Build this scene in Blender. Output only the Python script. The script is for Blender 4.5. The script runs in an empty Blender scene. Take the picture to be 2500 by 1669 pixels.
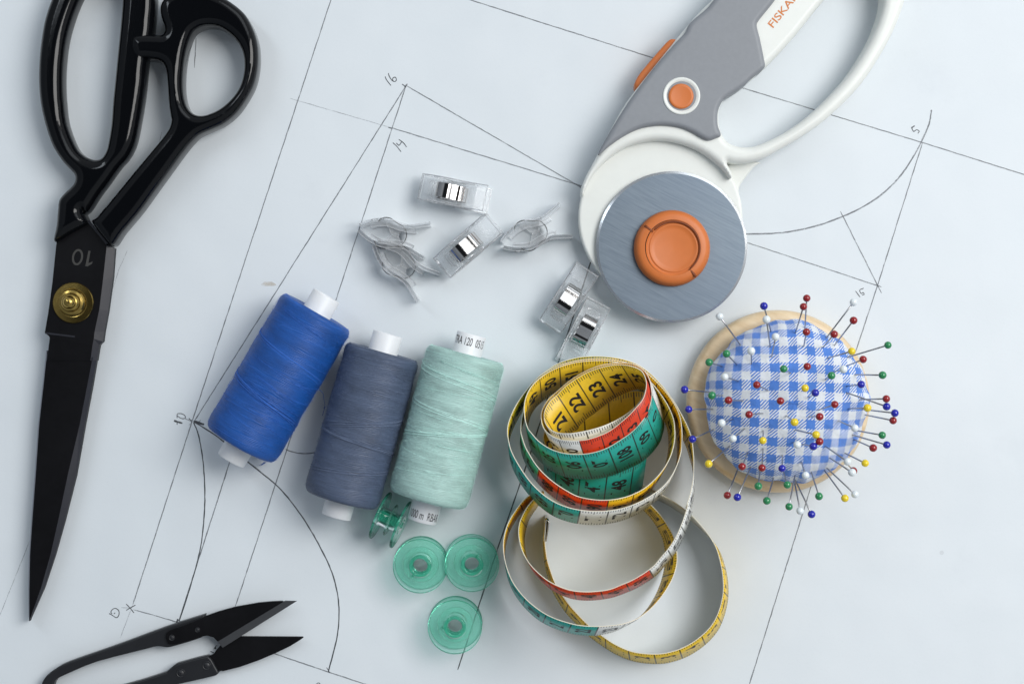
import bpy, math, random
import numpy as np
from mathutils import Vector, Matrix, Euler
random.seed(7); rng = np.random.default_rng(7)
C = bpy.context.scene.collection
PX = 0.158            # millimetres per photo pixel on the table
H = 640.0             # camera height in mm
def W(px, py, z=0.0):
    f = (H - z)/H*PX
    return Vector(((px-1250)*f, -(py-834.5)*f, z))
def zoomer(ox, oy, s):
    return lambda x, y: (ox+x/s, oy+y/s)
ZA = zoomer(0, 0, 1.96); ZB = zoomer(0, 800, 1.804); ZC = zoomer(1300, 0, 1.96); ZD = zoomer(400, 650, 2.24)
ZE = zoomer(880, 1180, 3.563); ZG = zoomer(1640, 680, 2.528); ZH = zoomer(0, 480, 3.919); ZS = zoomer(80, 1420, 3.356)
ZN = zoomer(1350, 300, 3.136); ZV = zoomer(870, 400, 4.355); ZX = zoomer(1200, 480, 3.733)
Z2 = zoomer(1200, 840, 3.408); T1 = zoomer(1220, 850, 4.698); T2 = zoomer(1220, 1050, 4.698)
T3 = zoomer(1220, 1250, 4.48); T4 = zoomer(1500, 1200, 3.563); VV = zoomer(0, 0, 2349/2500)
ZP = zoomer(900, 150, 6.27); ZQ = zoomer(2000, 230, 2.958); ZO = zoomer(380, 960, 9.8)
def zl(Z, pts): return [Z(*p) for p in pts]

# ------------------------------------------------------------------ materials
def nt(name):
    m = bpy.data.materials.new(name); m.use_nodes = True
    t = m.node_tree; t.nodes.clear()
    o = t.nodes.new('ShaderNodeOutputMaterial'); p = t.nodes.new('ShaderNodeBsdfPrincipled')
    t.links.new(p.outputs[0], o.inputs[0]); return m, t, p, o
def N(t, kind, **kw):
    n = t.nodes.new(kind)
    for k, v in kw.items():
        if k in n.inputs.keys() if hasattr(n.inputs, 'keys') else False: n.inputs[k].default_value = v
        else: setattr(n, k, v)
    return n
def math_n(t, op, a, b=None, c=None):
    n = t.nodes.new('ShaderNodeMath'); n.operation = op
    for i, v in enumerate((a, b, c)):
        if v is None: continue
        if isinstance(v, (int, float)): n.inputs[i].default_value = v
        else: t.links.new(v, n.inputs[i])
    return n.outputs[0]
def mixc(t, fac, a, b, mode='MIX'):
    n = t.nodes.new('ShaderNodeMix'); n.data_type = 'RGBA'; n.blend_type = mode
    for s, v in ((n.inputs[0], fac), (n.inputs[6], a), (n.inputs[7], b)):
        if isinstance(v, (int, float)): s.default_value = v
        elif isinstance(v, tuple): s.default_value = (*v, 1) if len(v) == 3 else v
        else: t.links.new(v, s)
    return n.outputs[2]
def ramp(t, fac, p0, p1):
    n = t.nodes.new('ShaderNodeMapRange'); n.inputs[1].default_value = p0; n.inputs[2].default_value = p1
    t.links.new(fac, n.inputs[0]); return n.outputs[0]
def noise(t, scale, detail=3, vec=None, rough=.5):
    n = t.nodes.new('ShaderNodeTexNoise'); n.inputs['Scale'].default_value = scale
    n.inputs['Detail'].default_value = detail; n.inputs['Roughness'].default_value = rough
    if vec is not None: t.links.new(vec, n.inputs['Vector'])
    return n.outputs['Fac']
def coords(t, scale=None, rot=None):
    c = t.nodes.new('ShaderNodeTexCoord'); v = c.outputs['Object']
    if scale or rot:
        for key, val in (('Rotation', rot), ('Scale', scale)):
            if val:
                m = t.nodes.new('ShaderNodeMapping'); m.inputs[key].default_value = val
                t.links.new(v, m.inputs[0]); v = m.outputs[0]
    return v
def bump(t, p, h, strength, dist):
    b = t.nodes.new('ShaderNodeBump'); b.inputs['Strength'].default_value = strength; b.inputs['Distance'].default_value = dist
    t.links.new(h, b.inputs['Height']); t.links.new(b.outputs[0], p.inputs['Normal'])
def simple(name, col, rough=.5, metal=0.0, var=.06, nscale=300, bmp=.1, bdist=.0001, coat=0.0, spec=.5, sss=0):
    m, t, p, o = nt(name)
    v = coords(t); n = noise(t, nscale, 4, v); n2 = noise(t, nscale*.12, 2, v)
    k = math_n(t, 'ADD', math_n(t, 'MULTIPLY', n, .5), math_n(t, 'MULTIPLY', n2, .5))
    c = mixc(t, ramp(t, k, .3, .7), tuple(x*(1-var) for x in col), tuple(min(1, x*(1+var)) for x in col))
    t.links.new(c, p.inputs['Base Color'])
    p.inputs['Metallic'].default_value = metal
    r = t.nodes.new('ShaderNodeMapRange'); t.links.new(n2, r.inputs[0]); r.inputs[3].default_value = rough*.85; r.inputs[4].default_value = rough*1.15
    t.links.new(r.outputs[0], p.inputs['Roughness'])
    p.inputs['Coat Weight'].default_value = coat; p.inputs['Specular IOR Level'].default_value = spec
    if sss: p.inputs['Subsurface Weight'].default_value = sss; p.inputs['Subsurface Scale'].default_value = .0015; p.inputs['Subsurface Radius'].default_value = (1, .9, .8)
    if bmp: bump(t, p, n, bmp, bdist)
    return m
M = {}
M['enamel'] = simple('black_enamel', (.003, .0035, .0045), .09, nscale=120, bmp=.08, bdist=.0003, spec=.26)
M['blackmetal'] = simple('blackened_steel', (.004, .004, .005), .42, var=.3, nscale=500, bmp=.05, spec=.16)
M['edgemetal'] = simple('lit_ground_steel', (.02, .021, .028), .42, var=.15, nscale=900, bmp=.05, spec=.4)  # black steel lightened, the bevel's catch of light put into its colour
M['brightedge'] = simple('pale_edge_steel', (.25, .26, .3), .35, metal=.8, nscale=900)  # paler metal along the lower blade's left edge
M['engrave'] = simple('engraved_grey', (.040, .039, .036), .6)
M['snipplastic'] = simple('black_matte_plastic', (.008, .009, .0115), .45, nscale=700, bmp=.15)
M['snipedge'] = simple('ground_snip_steel', (.04, .042, .046), .4, nscale=900)
M['brass'] = simple('brass', (.44, .31, .09), .22, metal=1, var=.25, nscale=700, bmp=.2)
M['whiteplastic'] = simple('warm_white_plastic', (.75, .77, .735), .38, nscale=260, var=.025, bmp=.06, sss=.1)
M['greyrubber'] = simple('grey_soft_grip', (.235, .25, .272), .5, nscale=600, var=.05, bmp=.2)
M['orange'] = simple('orange_plastic', (.60, .165, .036), .45, nscale=300, var=.05, bmp=.1, sss=.05)
M['orangeink'] = simple('orange_ink', (.60, .19, .04), .5)
M['groove'] = simple('orange_groove_shade', (.20, .045, .008), .6)  # darkened orange standing in for shade inside the nut's recesses
M['tube'] = simple('white_tube_plastic', (.74, .76, .78), .4, var=.02, sss=.15)
M['ink'] = simple('black_ink', (.015, .015, .02), .6)
M['redhead'] = simple('dark_red_glass', (.26, .006, .008), .09, var=.02, coat=.5, bmp=0)
M['bluehead'] = simple('blue_glass', (.008, .012, .36), .09, var=.02, coat=.5, bmp=0)
M['greenhead'] = simple('green_glass', (.018, .22, .075), .09, var=.02, coat=.5, bmp=0)
M['yellowhead'] = simple('yellow_glass', (.80, .60, .02), .09, var=.02, coat=.5, bmp=0)
M['whitehead'] = simple('white_glass', (.72, .78, .80), .09, var=.02, coat=.5, bmp=0)
M['pinsteel'] = simple('pin_steel', (.42, .42, .44), .28, metal=1, bmp=0)
M['chrome'] = simple('polished_spring_steel', (.60, .585, .57), .08, metal=1, nscale=1500, var=.1, bmp=.05)
M['nickel'] = simple('tape_tip_nickel', (.55, .54, .52), .22, metal=1)
M['tapeedge'] = simple('cream_tape_edge', (.74, .70, .57), .6, nscale=1200, bmp=.2)
M['table'] = simple('table_top_white', (.6, .62, .64), .5)

def paper_mat():
    m, t, p, o = nt('drafting_paper')
    v = coords(t)
    n1 = noise(t, 9, 3, v); n2 = noise(t, 900, 3, v); n3 = noise(t, 60, 4, v)
    k = math_n(t, 'ADD', math_n(t, 'MULTIPLY', n1, .6), math_n(t, 'MULTIPLY', n3, .4))
    c = mixc(t, ramp(t, k, .3, .7), (.672, .722, .756), (.708, .752, .782))
    sm = noise(t, 14, 5, v, .7)
    c = mixc(t, math_n(t, 'MULTIPLY', ramp(t, sm, .60, .80), .35), c, (.56, .60, .64))
    c = mixc(t, math_n(t, 'MULTIPLY', ramp(t, noise(t, 1400, 2, v), .55, .8), .10), c, (.5, .53, .56))
    # small grey smudges and specks
    vo = t.nodes.new('ShaderNodeTexVoronoi'); vo.inputs['Scale'].default_value = 26; t.links.new(v, vo.inputs['Vector'])
    sp = math_n(t, 'LESS_THAN', vo.outputs['Distance'], .022)
    c = mixc(t, math_n(t, 'MULTIPLY', sp, .25), c, (.35, .36, .38))
    t.links.new(c, p.inputs['Base Color'])
    p.inputs['Roughness'].default_value = .62; p.inputs['Specular IOR Level'].default_value = .3
    h = math_n(t, 'ADD', math_n(t, 'MULTIPLY', n1, 8.0), math_n(t, 'ADD', math_n(t, 'MULTIPLY', n3, .35), math_n(t, 'MULTIPLY', n2, .03)))
    bump(t, p, h, .35, .0012)
    return m
M['paper'] = paper_mat()
def pencil_mat(name, col, lo, hi, amax):
    m, t, p, o = nt(name)
    v = coords(t); n = noise(t, 3500, 2, v); n2 = noise(t, 250, 2, v)
    k = math_n(t, 'ADD', math_n(t, 'MULTIPLY', n, .6), math_n(t, 'MULTIPLY', n2, .4))
    a = math_n(t, 'MULTIPLY', ramp(t, k, lo, hi), amax)
    p.inputs['Base Color'].default_value = (*col, 1); p.inputs['Roughness'].default_value = .55
    tr = t.nodes.new('ShaderNodeBsdfTransparent'); mx = t.nodes.new('ShaderNodeMixShader')
    t.links.new(a, mx.inputs[0]); t.links.new(tr.outputs[0], mx.inputs[1]); t.links.new(p.outputs[0], mx.inputs[2])
    t.links.new(mx.outputs[0], o.inputs[0]); return m
M['pencil'] = pencil_mat('graphite', (.12, .13, .145), .28, .52, .66)
M['pencilbold'] = pencil_mat('graphite_bold', (.06, .066, .075), .2, .42, .85)
M['pencilfaint'] = pencil_mat('graphite_faint', (.2, .21, .23), .35, .6, .5)
M['stain'] = pencil_mat('brown_stain', (.55, .43, .28), .42, .62, .55)

def clear_mat(name, tint, tw, gl, milk, milkcol):
    # clear moulded plastic: see-through body, fresnel gloss, a little refraction and milkiness
    m, t, p, o = nt(name); t.nodes.remove(p)
    tr = t.nodes.new('ShaderNodeBsdfTransparent'); tr.inputs[0].default_value = (*tint, 1)
    m1 = t.nodes.new('ShaderNodeMixShader'); m1.inputs[0].default_value = .12
    a_ = t.nodes.new('ShaderNodeBsdfDiffuse'); b_ = t.nodes.new('ShaderNodeBsdfTranslucent')
    for q in (a_, b_): q.inputs[0].default_value = (*milkcol, 1)
    t.links.new(a_.outputs[0], m1.inputs[1]); t.links.new(b_.outputs[0], m1.inputs[2])
    d = m1
    m2 = t.nodes.new('ShaderNodeMixShader')
    v = coords(t); n = noise(t, 400, 3, v)
    t.links.new(math_n(t, 'MULTIPLY', ramp(t, n, -.8, 1.8), milk), m2.inputs[0])
    t.links.new(tr.outputs[0], m2.inputs[1]); t.links.new(d.outputs[0], m2.inputs[2])
    gs = t.nodes.new('ShaderNodeBsdfGlossy'); gs.inputs['Roughness'].default_value = .06; gs.inputs[0].default_value = (1, 1, 1, 1)
    fr = t.nodes.new('ShaderNodeFresnel'); fr.inputs[0].default_value = gl
    b = t.nodes.new('ShaderNodeBump'); b.inputs['Strength'].default_value = .3; b.inputs['Distance'].default_value = .0002
    t.links.new(noise(t, 700, 2, v), b.inputs['Height'])
    for q in (gs, fr): t.links.new(b.outputs[0], q.inputs['Normal'])
    m3 = t.nodes.new('ShaderNodeMixShader'); t.links.new(fr.outputs[0], m3.inputs[0])
    t.links.new(m2.outputs[0], m3.inputs[1]); t.links.new(gs.outputs[0], m3.inputs[2])
    t.links.new(m3.outputs[0], o.inputs[0]); return m
M['clear'] = clear_mat('clear_plastic', (.995, .997, 1.0), 1, 1.25, .15, (.98, .99, .99))
M['edgeglint'] = clear_mat('clip_edge_glint', (.97, .98, .99), 1, 1.4, .42, (1.0, 1.0, 1.0))  # milky white standing in for bright glints on the clip edges
M['greenclear'] = clear_mat('green_clear_plastic', (.90, .988, .965), 1, 1.28, .27, (.40, .92, .76))
M['greendeep'] = clear_mat('green_hub_plastic', (.66, .95, .87), 1, 1.35, .26, (.06, .66, .45))

def thread_mat(name, col, sheen):
    m, t, p, o = nt(name)
    uv = t.nodes.new('ShaderNodeUVMap'); uv.uv_map = 'uv'
    sx = t.nodes.new('ShaderNodeSeparateXYZ'); t.links.new(uv.outputs[0], sx.inputs[0])
    th, ax = sx.outputs[0], sx.outputs[1]     # arc mm, axial mm
    # windings: fine wraps, alternately leaning bands
    mp = t.nodes.new('ShaderNodeMapping'); mp.inputs['Scale'].default_value = (.035, .33, 1); t.links.new(uv.outputs[0], mp.inputs[0])
    wob = noise(t, 1.0, 2, mp.outputs[0])
    sh = math_n(t, 'SUBTRACT', ax, math_n(t, 'MULTIPLY', th, .045))
    sh2 = math_n(t, 'ADD', ax, math_n(t, 'MULTIPLY', th, .12))
    f1 = math_n(t, 'SINE', math_n(t, 'MULTIPLY', math_n(t, 'ADD', sh, math_n(t, 'MULTIPLY', wob, 3.0)), 2*math.pi/.42))
    cmb = t.nodes.new('ShaderNodeCombineXYZ'); t.links.new(math_n(t, 'MULTIPLY', th, .04), cmb.inputs[0]); t.links.new(sh, cmb.inputs[1])
    nA = noise(t, 1.3, 5, cmb.outputs[0], .75)
    cmb2 = t.nodes.new('ShaderNodeCombineXYZ'); t.links.new(math_n(t, 'MULTIPLY', th, .03), cmb2.inputs[0]); t.links.new(sh2, cmb2.inputs[1])
    nB = noise(t, 1.6, 4, cmb2.outputs[0], .7)
    k = math_n(t, 'ADD', math_n(t, 'MULTIPLY', nA, .6), math_n(t, 'MULTIPLY', nB, .4))
    c = mixc(t, ramp(t, k, .32, .68), tuple(x*.78 for x in col), tuple(min(1, x*1.18) for x in col))
    mp3 = t.nodes.new('ShaderNodeMapping'); mp3.inputs['Scale'].default_value = (.05, .11, 1); t.links.new(uv.outputs[0], mp3.inputs[0])
    c = mixc(t, math_n(t, 'MULTIPLY', ramp(t, noise(t, 1.0, 4, mp3.outputs[0], .65), .45, .68), .55), c, tuple(x*.38 for x in col))
    c = mixc(t, math_n(t, 'MULTIPLY', ramp(t, f1, -1, 1), .18), c, tuple(x*.5 for x in col))
    t.links.new(c, p.inputs['Base Color']); p.inputs['Roughness'].default_value = .46; p.inputs['Specular IOR Level'].default_value = .4
    p.inputs['Sheen Weight'].default_value = sheen; p.inputs['Sheen Roughness'].default_value = .5
    p.inputs['Sheen Tint'].default_value = (*[min(1, x*1.6+.12) for x in col], 1)
    h = math_n(t, 'ADD', math_n(t, 'MULTIPLY', f1, .3), math_n(t, 'MULTIPLY', nA, .9))
    bump(t, p, h, .5, .0003)
    return m
COL = {'blue': (.010, .092, .385), 'slate': (.082, .112, .182), 'mint': (.44, .66, .61)}
for k_, sh_ in (('blue', 0.02), ('slate', .04), ('mint', .02)):
    M['th_'+k_] = thread_mat('thread_'+k_, COL[k_], sh_)
    M['fz_'+k_] = simple('fuzz_'+k_, tuple(min(1, c*1.35+.02) for c in COL[k_]), .8, bmp=0)

def wood_mat():
    m, t, p, o = nt('pale_turned_wood')
    v = coords(t, (18, 160, 160), (0, 0, .5))
    n = noise(t, 1.6, 4, v, .6); n2 = noise(t, 700, 2, coords(t))
    c = mixc(t, ramp(t, n, .35, .65), (.66, .49, .29), (.78, .63, .42))
    c = mixc(t, math_n(t, 'MULTIPLY', n2, .15), c, (.4, .25, .12))
    t.links.new(c, p.inputs['Base Color']); p.inputs['Roughness'].default_value = .36
    bump(t, p, n, .15, .0002); return m
M['wood'] = wood_mat()

def gingham_mat():
    m, t, p, o = nt('blue_gingham_cotton')
    uv = t.nodes.new('ShaderNodeUVMap'); uv.uv_map = 'uv'
    wn = t.nodes.new('ShaderNodeTexNoise'); wn.inputs['Scale'].default_value = .14; wn.inputs['Detail'].default_value = 2
    t.links.new(uv.outputs[0], wn.inputs['Vector'])
    wv = t.nodes.new('ShaderNodeSeparateColor'); t.links.new(wn.outputs['Color'], wv.inputs[0])
    sx = t.nodes.new('ShaderNodeSeparateXYZ'); t.links.new(uv.outputs[0], sx.inputs[0])
    U = math_n(t, 'ADD', sx.outputs[0], math_n(t, 'MULTIPLY', math_n(t, 'SUBTRACT', wv.outputs[0], .5), 1.6))
    V = math_n(t, 'ADD', sx.outputs[1], math_n(t, 'MULTIPLY', math_n(t, 'SUBTRACT', wv.outputs[1], .5), 1.6))
    P = 6.85
    a = math_n(t, 'LESS_THAN', math_n(t, 'FRACT', math_n(t, 'ADD', math_n(t, 'DIVIDE', U, P), .25)), .5)
    b = math_n(t, 'LESS_THAN', math_n(t, 'FRACT', math_n(t, 'ADD', math_n(t, 'DIVIDE', V, P), .25)), .5)
    tw = math_n(t, 'LESS_THAN', math_n(t, 'FRACT', math_n(t, 'DIVIDE', math_n(t, 'SUBTRACT', U, math_n(t, 'MULTIPLY', V, 1.05)), 1.3)), .5)
    both = math_n(t, 'MULTIPLY', a, b)
    anyb = math_n(t, 'MAXIMUM', a, b)
    half = math_n(t, 'MULTIPLY', math_n(t, 'SUBTRACT', anyb, both), tw)
    fac = math_n(t, 'MAXIMUM', both, half)
    fine = noise(t, 2.2, 3, uv.outputs[0])
    blue = mixc(t, fine, (.06, .19, .66), (.11, .29, .78))
    white = mixc(t, fine, (.74, .79, .86), (.86, .89, .92))
    c = mixc(t, fac, white, blue)
    t.links.new(c, p.inputs['Base Color']); p.inputs['Roughness'].default_value = .85
    p.inputs['Sheen Weight'].default_value = .2
    f = math_n(t, 'SINE', math_n(t, 'MULTIPLY', math_n(t, 'SUBTRACT', U, V), 2*math.pi/.45))
    bump(t, p, math_n(t, 'ADD', math_n(t, 'MULTIPLY', f, .4), math_n(t, 'MULTIPLY', noise(t, .35, 3, uv.outputs[0]), 5)), .5, .0004)
    return m
M['gingham'] = gingham_mat()

def tape_mat(name, col):
    m, t, p, o = nt(name)
    uv = t.nodes.new('ShaderNodeUVMap'); uv.uv_map = 'uv'
    sx = t.nodes.new('ShaderNodeSeparateXYZ'); t.links.new(uv.outputs[0], sx.inputs[0])
    u, v = sx.outputs[0], sx.outputs[1]
    fr = lambda x, per, off: math_n(t, 'FRACT', math_n(t, 'ADD', math_n(t, 'DIVIDE', x, per), off))
    mm = math_n(t, 'LESS_THAN', fr(u, 1.0, .15), .30)
    edge = math_n(t, 'MINIMUM', v, math_n(t, 'SUBTRACT', 19.0, v))
    cm5 = math_n(t, 'LESS_THAN', fr(u, 5.0, .05), .10)
    ln = math_n(t, 'ADD', 2.3, math_n(t, 'MULTIPLY', cm5, 1.3))
    tick = math_n(t, 'MULTIPLY', mm, math_n(t, 'MULTIPLY', math_n(t, 'LESS_THAN', edge, ln), math_n(t, 'GREATER_THAN', edge, .35)))
    line = math_n(t, 'LESS_THAN', fr(u, 10.0, .027), .054)
    line = math_n(t, 'MULTIPLY', line, math_n(t, 'GREATER_THAN', edge, .3))
    k = math_n(t, 'MAXIMUM', tick, line)
    n = noise(t, .8, 4, uv.outputs[0])
    base = mixc(t, ramp(t, n, .3, .7), tuple(x*.93 for x in col), tuple(min(1, x*1.05) for x in col))
    c = mixc(t, math_n(t, 'MULTIPLY', k, .93), base, (.018, .018, .016))
    t.links.new(c, p.inputs['Base Color']); p.inputs['Roughness'].default_value = .36
    p.inputs['Specular IOR Level'].default_value = .45
    bump(t, p, noise(t, 2.5, 2, uv.outputs[0]), .1, .0002)
    return m
M['t_yellow'] = tape_mat('tape_yellow', (.80, .53, .028))
M['t_teal'] = tape_mat('tape_teal', (.02, .36, .30))
M['t_white'] = tape_mat('tape_white', (.76, .77, .74))
M['t_red'] = tape_mat('tape_red', (.66, .05, .016))

def steel_mat():
    m, t, p, o = nt('brushed_blade_steel')
    v = coords(t, (90, 1700, 60), (0, 0, math.radians(27)))
    n = noise(t, 1, 4, v, .65); n2 = noise(t, 26, 3, coords(t))
    c = mixc(t, ramp(t, n, .3, .7), (.155, .195, .24), (.215, .26, .305))
    c = mixc(t, math_n(t, 'MULTIPLY', ramp(t, n2, .35, .75), .3), c, (.15, .19, .26))
    t.links.new(c, p.inputs['Base Color']); p.inputs['Metallic'].default_value = .9
    t.links.new(math_n(t, 'ADD', .38, math_n(t, 'MULTIPLY', n, .16)), p.inputs['Roughness'])
    bump(t, p, n, .12, .0001); return m
M['steel'] = steel_mat()
M['bevelsteel'] = simple('ground_blade_edge', (.62, .64, .66), .24, metal=1, nscale=900)

# ------------------------------------------------------------------ object helpers
def thing(name, loc, label, cat, group=None):
    o = bpy.data.objects.new(name, None); C.objects.link(o); o.empty_display_size = .01
    o.location = Vector(loc)*.001; o['label'] = label; o['category'] = cat
    if group: o['group'] = group
    return o
def mk(name, verts, faces, mats, parent=None, smooth=True, mi=None, uvs=None, local=False, flat=()):
    me = bpy.data.meshes.new(name)
    off = Vector((0, 0, 0)); q_ = parent
    while q_ is not None and not local: off = off+q_.location*1000; q_ = q_.parent
    P = parent
    me.from_pydata([((v[0]-off[0])*.001, (v[1]-off[1])*.001, (v[2]-off[2])*.001) for v in verts], [], [tuple(f) for f in faces])
    for m in (mats if isinstance(mats, (list, tuple)) else [mats]): me.materials.append(M[m])
    if mi is not None: me.polygons.foreach_set('material_index', mi)
    me.polygons.foreach_set('use_smooth', [bool(smooth)]*len(me.polygons))
    if uvs is not None:
        l = me.uv_layers.new(name='uv')
        if callable(uvs):
            for lp in me.loops: l.data[lp.index].uv = uvs(lp.vertex_index)
        else:
            k = 0
            for fi, poly in enumerate(me.polygons):
                for j, li in enumerate(poly.loop_indices): l.data[li].uv = uvs[fi][j]
    me.update()
    o = bpy.data.objects.new(name, me); C.objects.link(o)
    if P is not None: o.parent = P
    return o
class MB:
    def __init__(s): s.v = []; s.f = []; s.mi = []; s.uv = []
    def add(s, v, f, mi=0):
        b = len(s.v); s.v += [tuple(x) for x in v]; s.f += [tuple(i+b for i in q) for q in f]
        s.mi += [mi]*len(f) if isinstance(mi, int) else list(mi)
    def xf(s, mat):
        s.v = [tuple(mat @ Vector(v)) for v in s.v]
    def build(s, name, mats, parent=None, smooth=True, local=False):
        return mk(name, s.v, s.f, mats, parent, smooth, s.mi, local=local)
def catmull(pts, n=6, closed=True):
    out = []; m = len(pts); pts = [np.array(p, float) for p in pts]
    for i in range(m if closed else m-1):
        g = lambda k: pts[k % m] if closed else pts[min(max(k, 0), m-1)]
        p0, p1, p2, p3 = g(i-1), g(i), g(i+1), g(i+2)
        for j in range(n):
            t = j/n
            out.append(.5*((2*p1)+(-p0+p2)*t+(2*p0-5*p1+4*p2-p3)*t*t+(-p0+3*p1-3*p2+p3)*t**3))
    if not closed: out.append(pts[-1])
    return out
def tube(mb, path, r, seg=8, mi=0, closed=False, cap=True):
    path = [Vector(p) for p in path]; n = len(path); vs = []; fs = []
    up = Vector((0, 0, 1)); prev = None
    for i, p in enumerate(path):
        a = path[(i-1) % n] if (closed or i > 0) else p; b = path[(i+1) % n] if (closed or i < n-1) else p
        t = (b-a).normalized()
        if prev is None: x = t.cross(up) if abs(t.z) < .95 else t.cross(Vector((1, 0, 0)))
        else: x = prev - t*prev.dot(t)
        x.normalize(); prev = x; y = t.cross(x)
        rr = r[i] if isinstance(r, (list, tuple)) else r
        for k in range(seg):
            a_ = 2*math.pi*k/seg; vs.append(p+x*math.cos(a_)*rr+y*math.sin(a_)*rr)
    for i in range(n if closed else n-1):
        for k in range(seg):
            j = (i+1) % n
            fs.append((i*seg+k, i*seg+(k+1) % seg, j*seg+(k+1) % seg, j*seg+k))
    if cap and not closed:
        fs.append(tuple(range(seg))[::-1]); fs.append(tuple((n-1)*seg+k for k in range(seg)))
    mb.add(vs, fs, mi)
def lathe(mb, prof, cx=0, cy=0, seg=64, mi=0, zfun=None, sharp=False):
    if sharp:
        for i in range(len(prof)-1): lathe(mb, prof[i:i+2], cx, cy, seg, mi)
        return
    """prof: list of (r,z[,mi])"""
    vs = []; fs = []; ms = []
    for p in prof:
        for k in range(seg):
            a = 2*math.pi*k/seg; vs.append((cx+p[0]*math.cos(a), cy+p[0]*math.sin(a), p[1]))
    for i in range(len(prof)-1):
        for k in range(seg):
            fs.append((i*seg+k, i*seg+(k+1) % seg, (i+1)*seg+(k+1) % seg, (i+1)*seg+k))
            ms.append(prof[i][2] if len(prof[i]) > 2 else mi)
    mb.add(vs, fs, ms)
def sphere(mb, c, r, mi=0, seg=20, rings=12):
    prof = [(max(1e-4, r*math.sin(math.pi*i/rings)), c[2]-r*math.cos(math.pi*i/rings)) for i in range(rings+1)]
    lathe(mb, prof, c[0], c[1], seg, mi)
def slab(outer, holes, z0, z1, bt, bb=None, cell=.7, lev=6, ztop=None):
    """solid plate of any outline with rounded rims; outline in mm (x,y). returns verts,faces"""
    bb = bt if bb is None else bb
    loops = [np.array([(p[0], p[1]) for p in L], float) for L in [outer]+list(holes)]
    lo = loops[0].min(0)-cell*1.37; hi = loops[0].max(0)+cell*1.41
    nx = int((hi[0]-lo[0])/cell)+2; ny = int((hi[1]-lo[1])/cell)+2
    xs = lo[0]+np.arange(nx)*cell; ys = lo[1]+np.arange(ny)*cell
    X, Y = np.meshgrid(xs, ys, indexing='ij'); D = np.full(X.shape, 1e9); ins = np.zeros(X.shape, bool)
    for L in loops:
        A = L; B = np.roll(L, -1, 0)
        for a, b in zip(A, B):
            d = b-a; l2 = max(d@d, 1e-12)
            t = np.clip(((X-a[0])*d[0]+(Y-a[1])*d[1])/l2, 0, 1)
            D = np.minimum(D, (X-a[0]-t*d[0])**2+(Y-a[1]-t*d[1])**2)
            if a[1] != b[1]:
                c = ((a[1] > Y) != (b[1] > Y)) & (X < (b[0]-a[0])*(Y-a[1])/(b[1]-a[1])+a[0])
                ins ^= c
    D = np.sqrt(D); D[~ins] *= -1
    D[np.abs(D) < 1e-4] = 1e-4
    V = []; key = {}; dv = []
    bmax = max(bt, bb, 1e-3)
    levels = [0]+[bmax*(1-math.cos(math.pi/2*i/lev)) for i in range(1, lev+1)]
    def vert(x, y, d):
        k = (round(x, 4), round(y, 4))
        if k not in key: key[k] = len(V); V.append((x, y)); dv.append(d)
        return key[k]
    F = []
    def clip(poly, L, keep_above):
        out = []
        for i in range(len(poly)):
            a, b = poly[i], poly[(i+1) % len(poly)]
            ia = (a[2] >= L) == keep_above or a[2] == L; ib = (b[2] >= L) == keep_above or b[2] == L
            if ia: out.append(a)
            if ia != ib:
                if a[2] > b[2]: p, q = b, a
                else: p, q = a, b
                t = (L-p[2])/(q[2]-p[2]); out.append((p[0]+t*(q[0]-p[0]), p[1]+t*(q[1]-p[1]), L))
        return out
    pt = lambda i, j: (X[i, j], Y[i, j], D[i, j])
    for i in range(nx-1):
        for j in range(ny-1):
            dd = (D[i, j], D[i+1, j], D[i+1, j+1], D[i, j+1])
            mx = max(dd)
            if mx <= 0: continue
            if min(dd) >= bmax:
                F.append([vert(*pt(i, j)), vert(*pt(i+1, j)), vert(*pt(i+1, j+1)), vert(*pt(i, j+1))]); continue
            for tri in ((pt(i, j), pt(i+1, j), pt(i+1, j+1)), (pt(i, j), pt(i+1, j+1), pt(i, j+1))):
                poly = clip(list(tri), 0, True)
                for li in range(1, len(levels)+1):
                    if len(poly) < 3: break
                    if li < len(levels):
                        low = clip(poly, levels[li], False); poly = clip(poly, levels[li], True)
                    else: low = poly; poly = []
                    if len(low) >= 3:
                        f = [vert(*p) for p in low]; f2 = [f[k] for k in range(len(f)) if f[k] != f[k-1]]
                        if len(set(f2)) >= 3 and len(set(f2)) == len(f2): F.append(f2)
    def prof(d, b):
        if b < 1e-6: return 0.0
        if d >= b: return 0.0
        return b*(1-math.sqrt(max(0, 1-(1-d/b)**2)))
    n = len(V)
    zt = (lambda x, y: z1) if ztop is None else ztop
    VV_ = [(x, y, zt(x, y)-prof(d, bt)) for (x, y), d in zip(V, dv)]+[(x, y, z0+prof(d, bb)) for (x, y), d in zip(V, dv)]
    cnt = {}
    for f in F:
        for a, b in zip(f, f[1:]+f[:1]): cnt[(a, b)] = 1
    FF = [list(f) for f in F]+[[v+n for v in reversed(f)] for f in F]
    for (a, b) in cnt:
        if (b, a) not in cnt: FF.append([b, a, a+n, b+n])
    return VV_, FF
def outl(Z, pts, z, n=5, smooth=True):
    q = [W(*Z(*p), z) for p in pts]; q = [(v.x, v.y) for v in q]
    return [tuple(p) for p in catmull(q, n)] if smooth else q
_tc = {}
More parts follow.
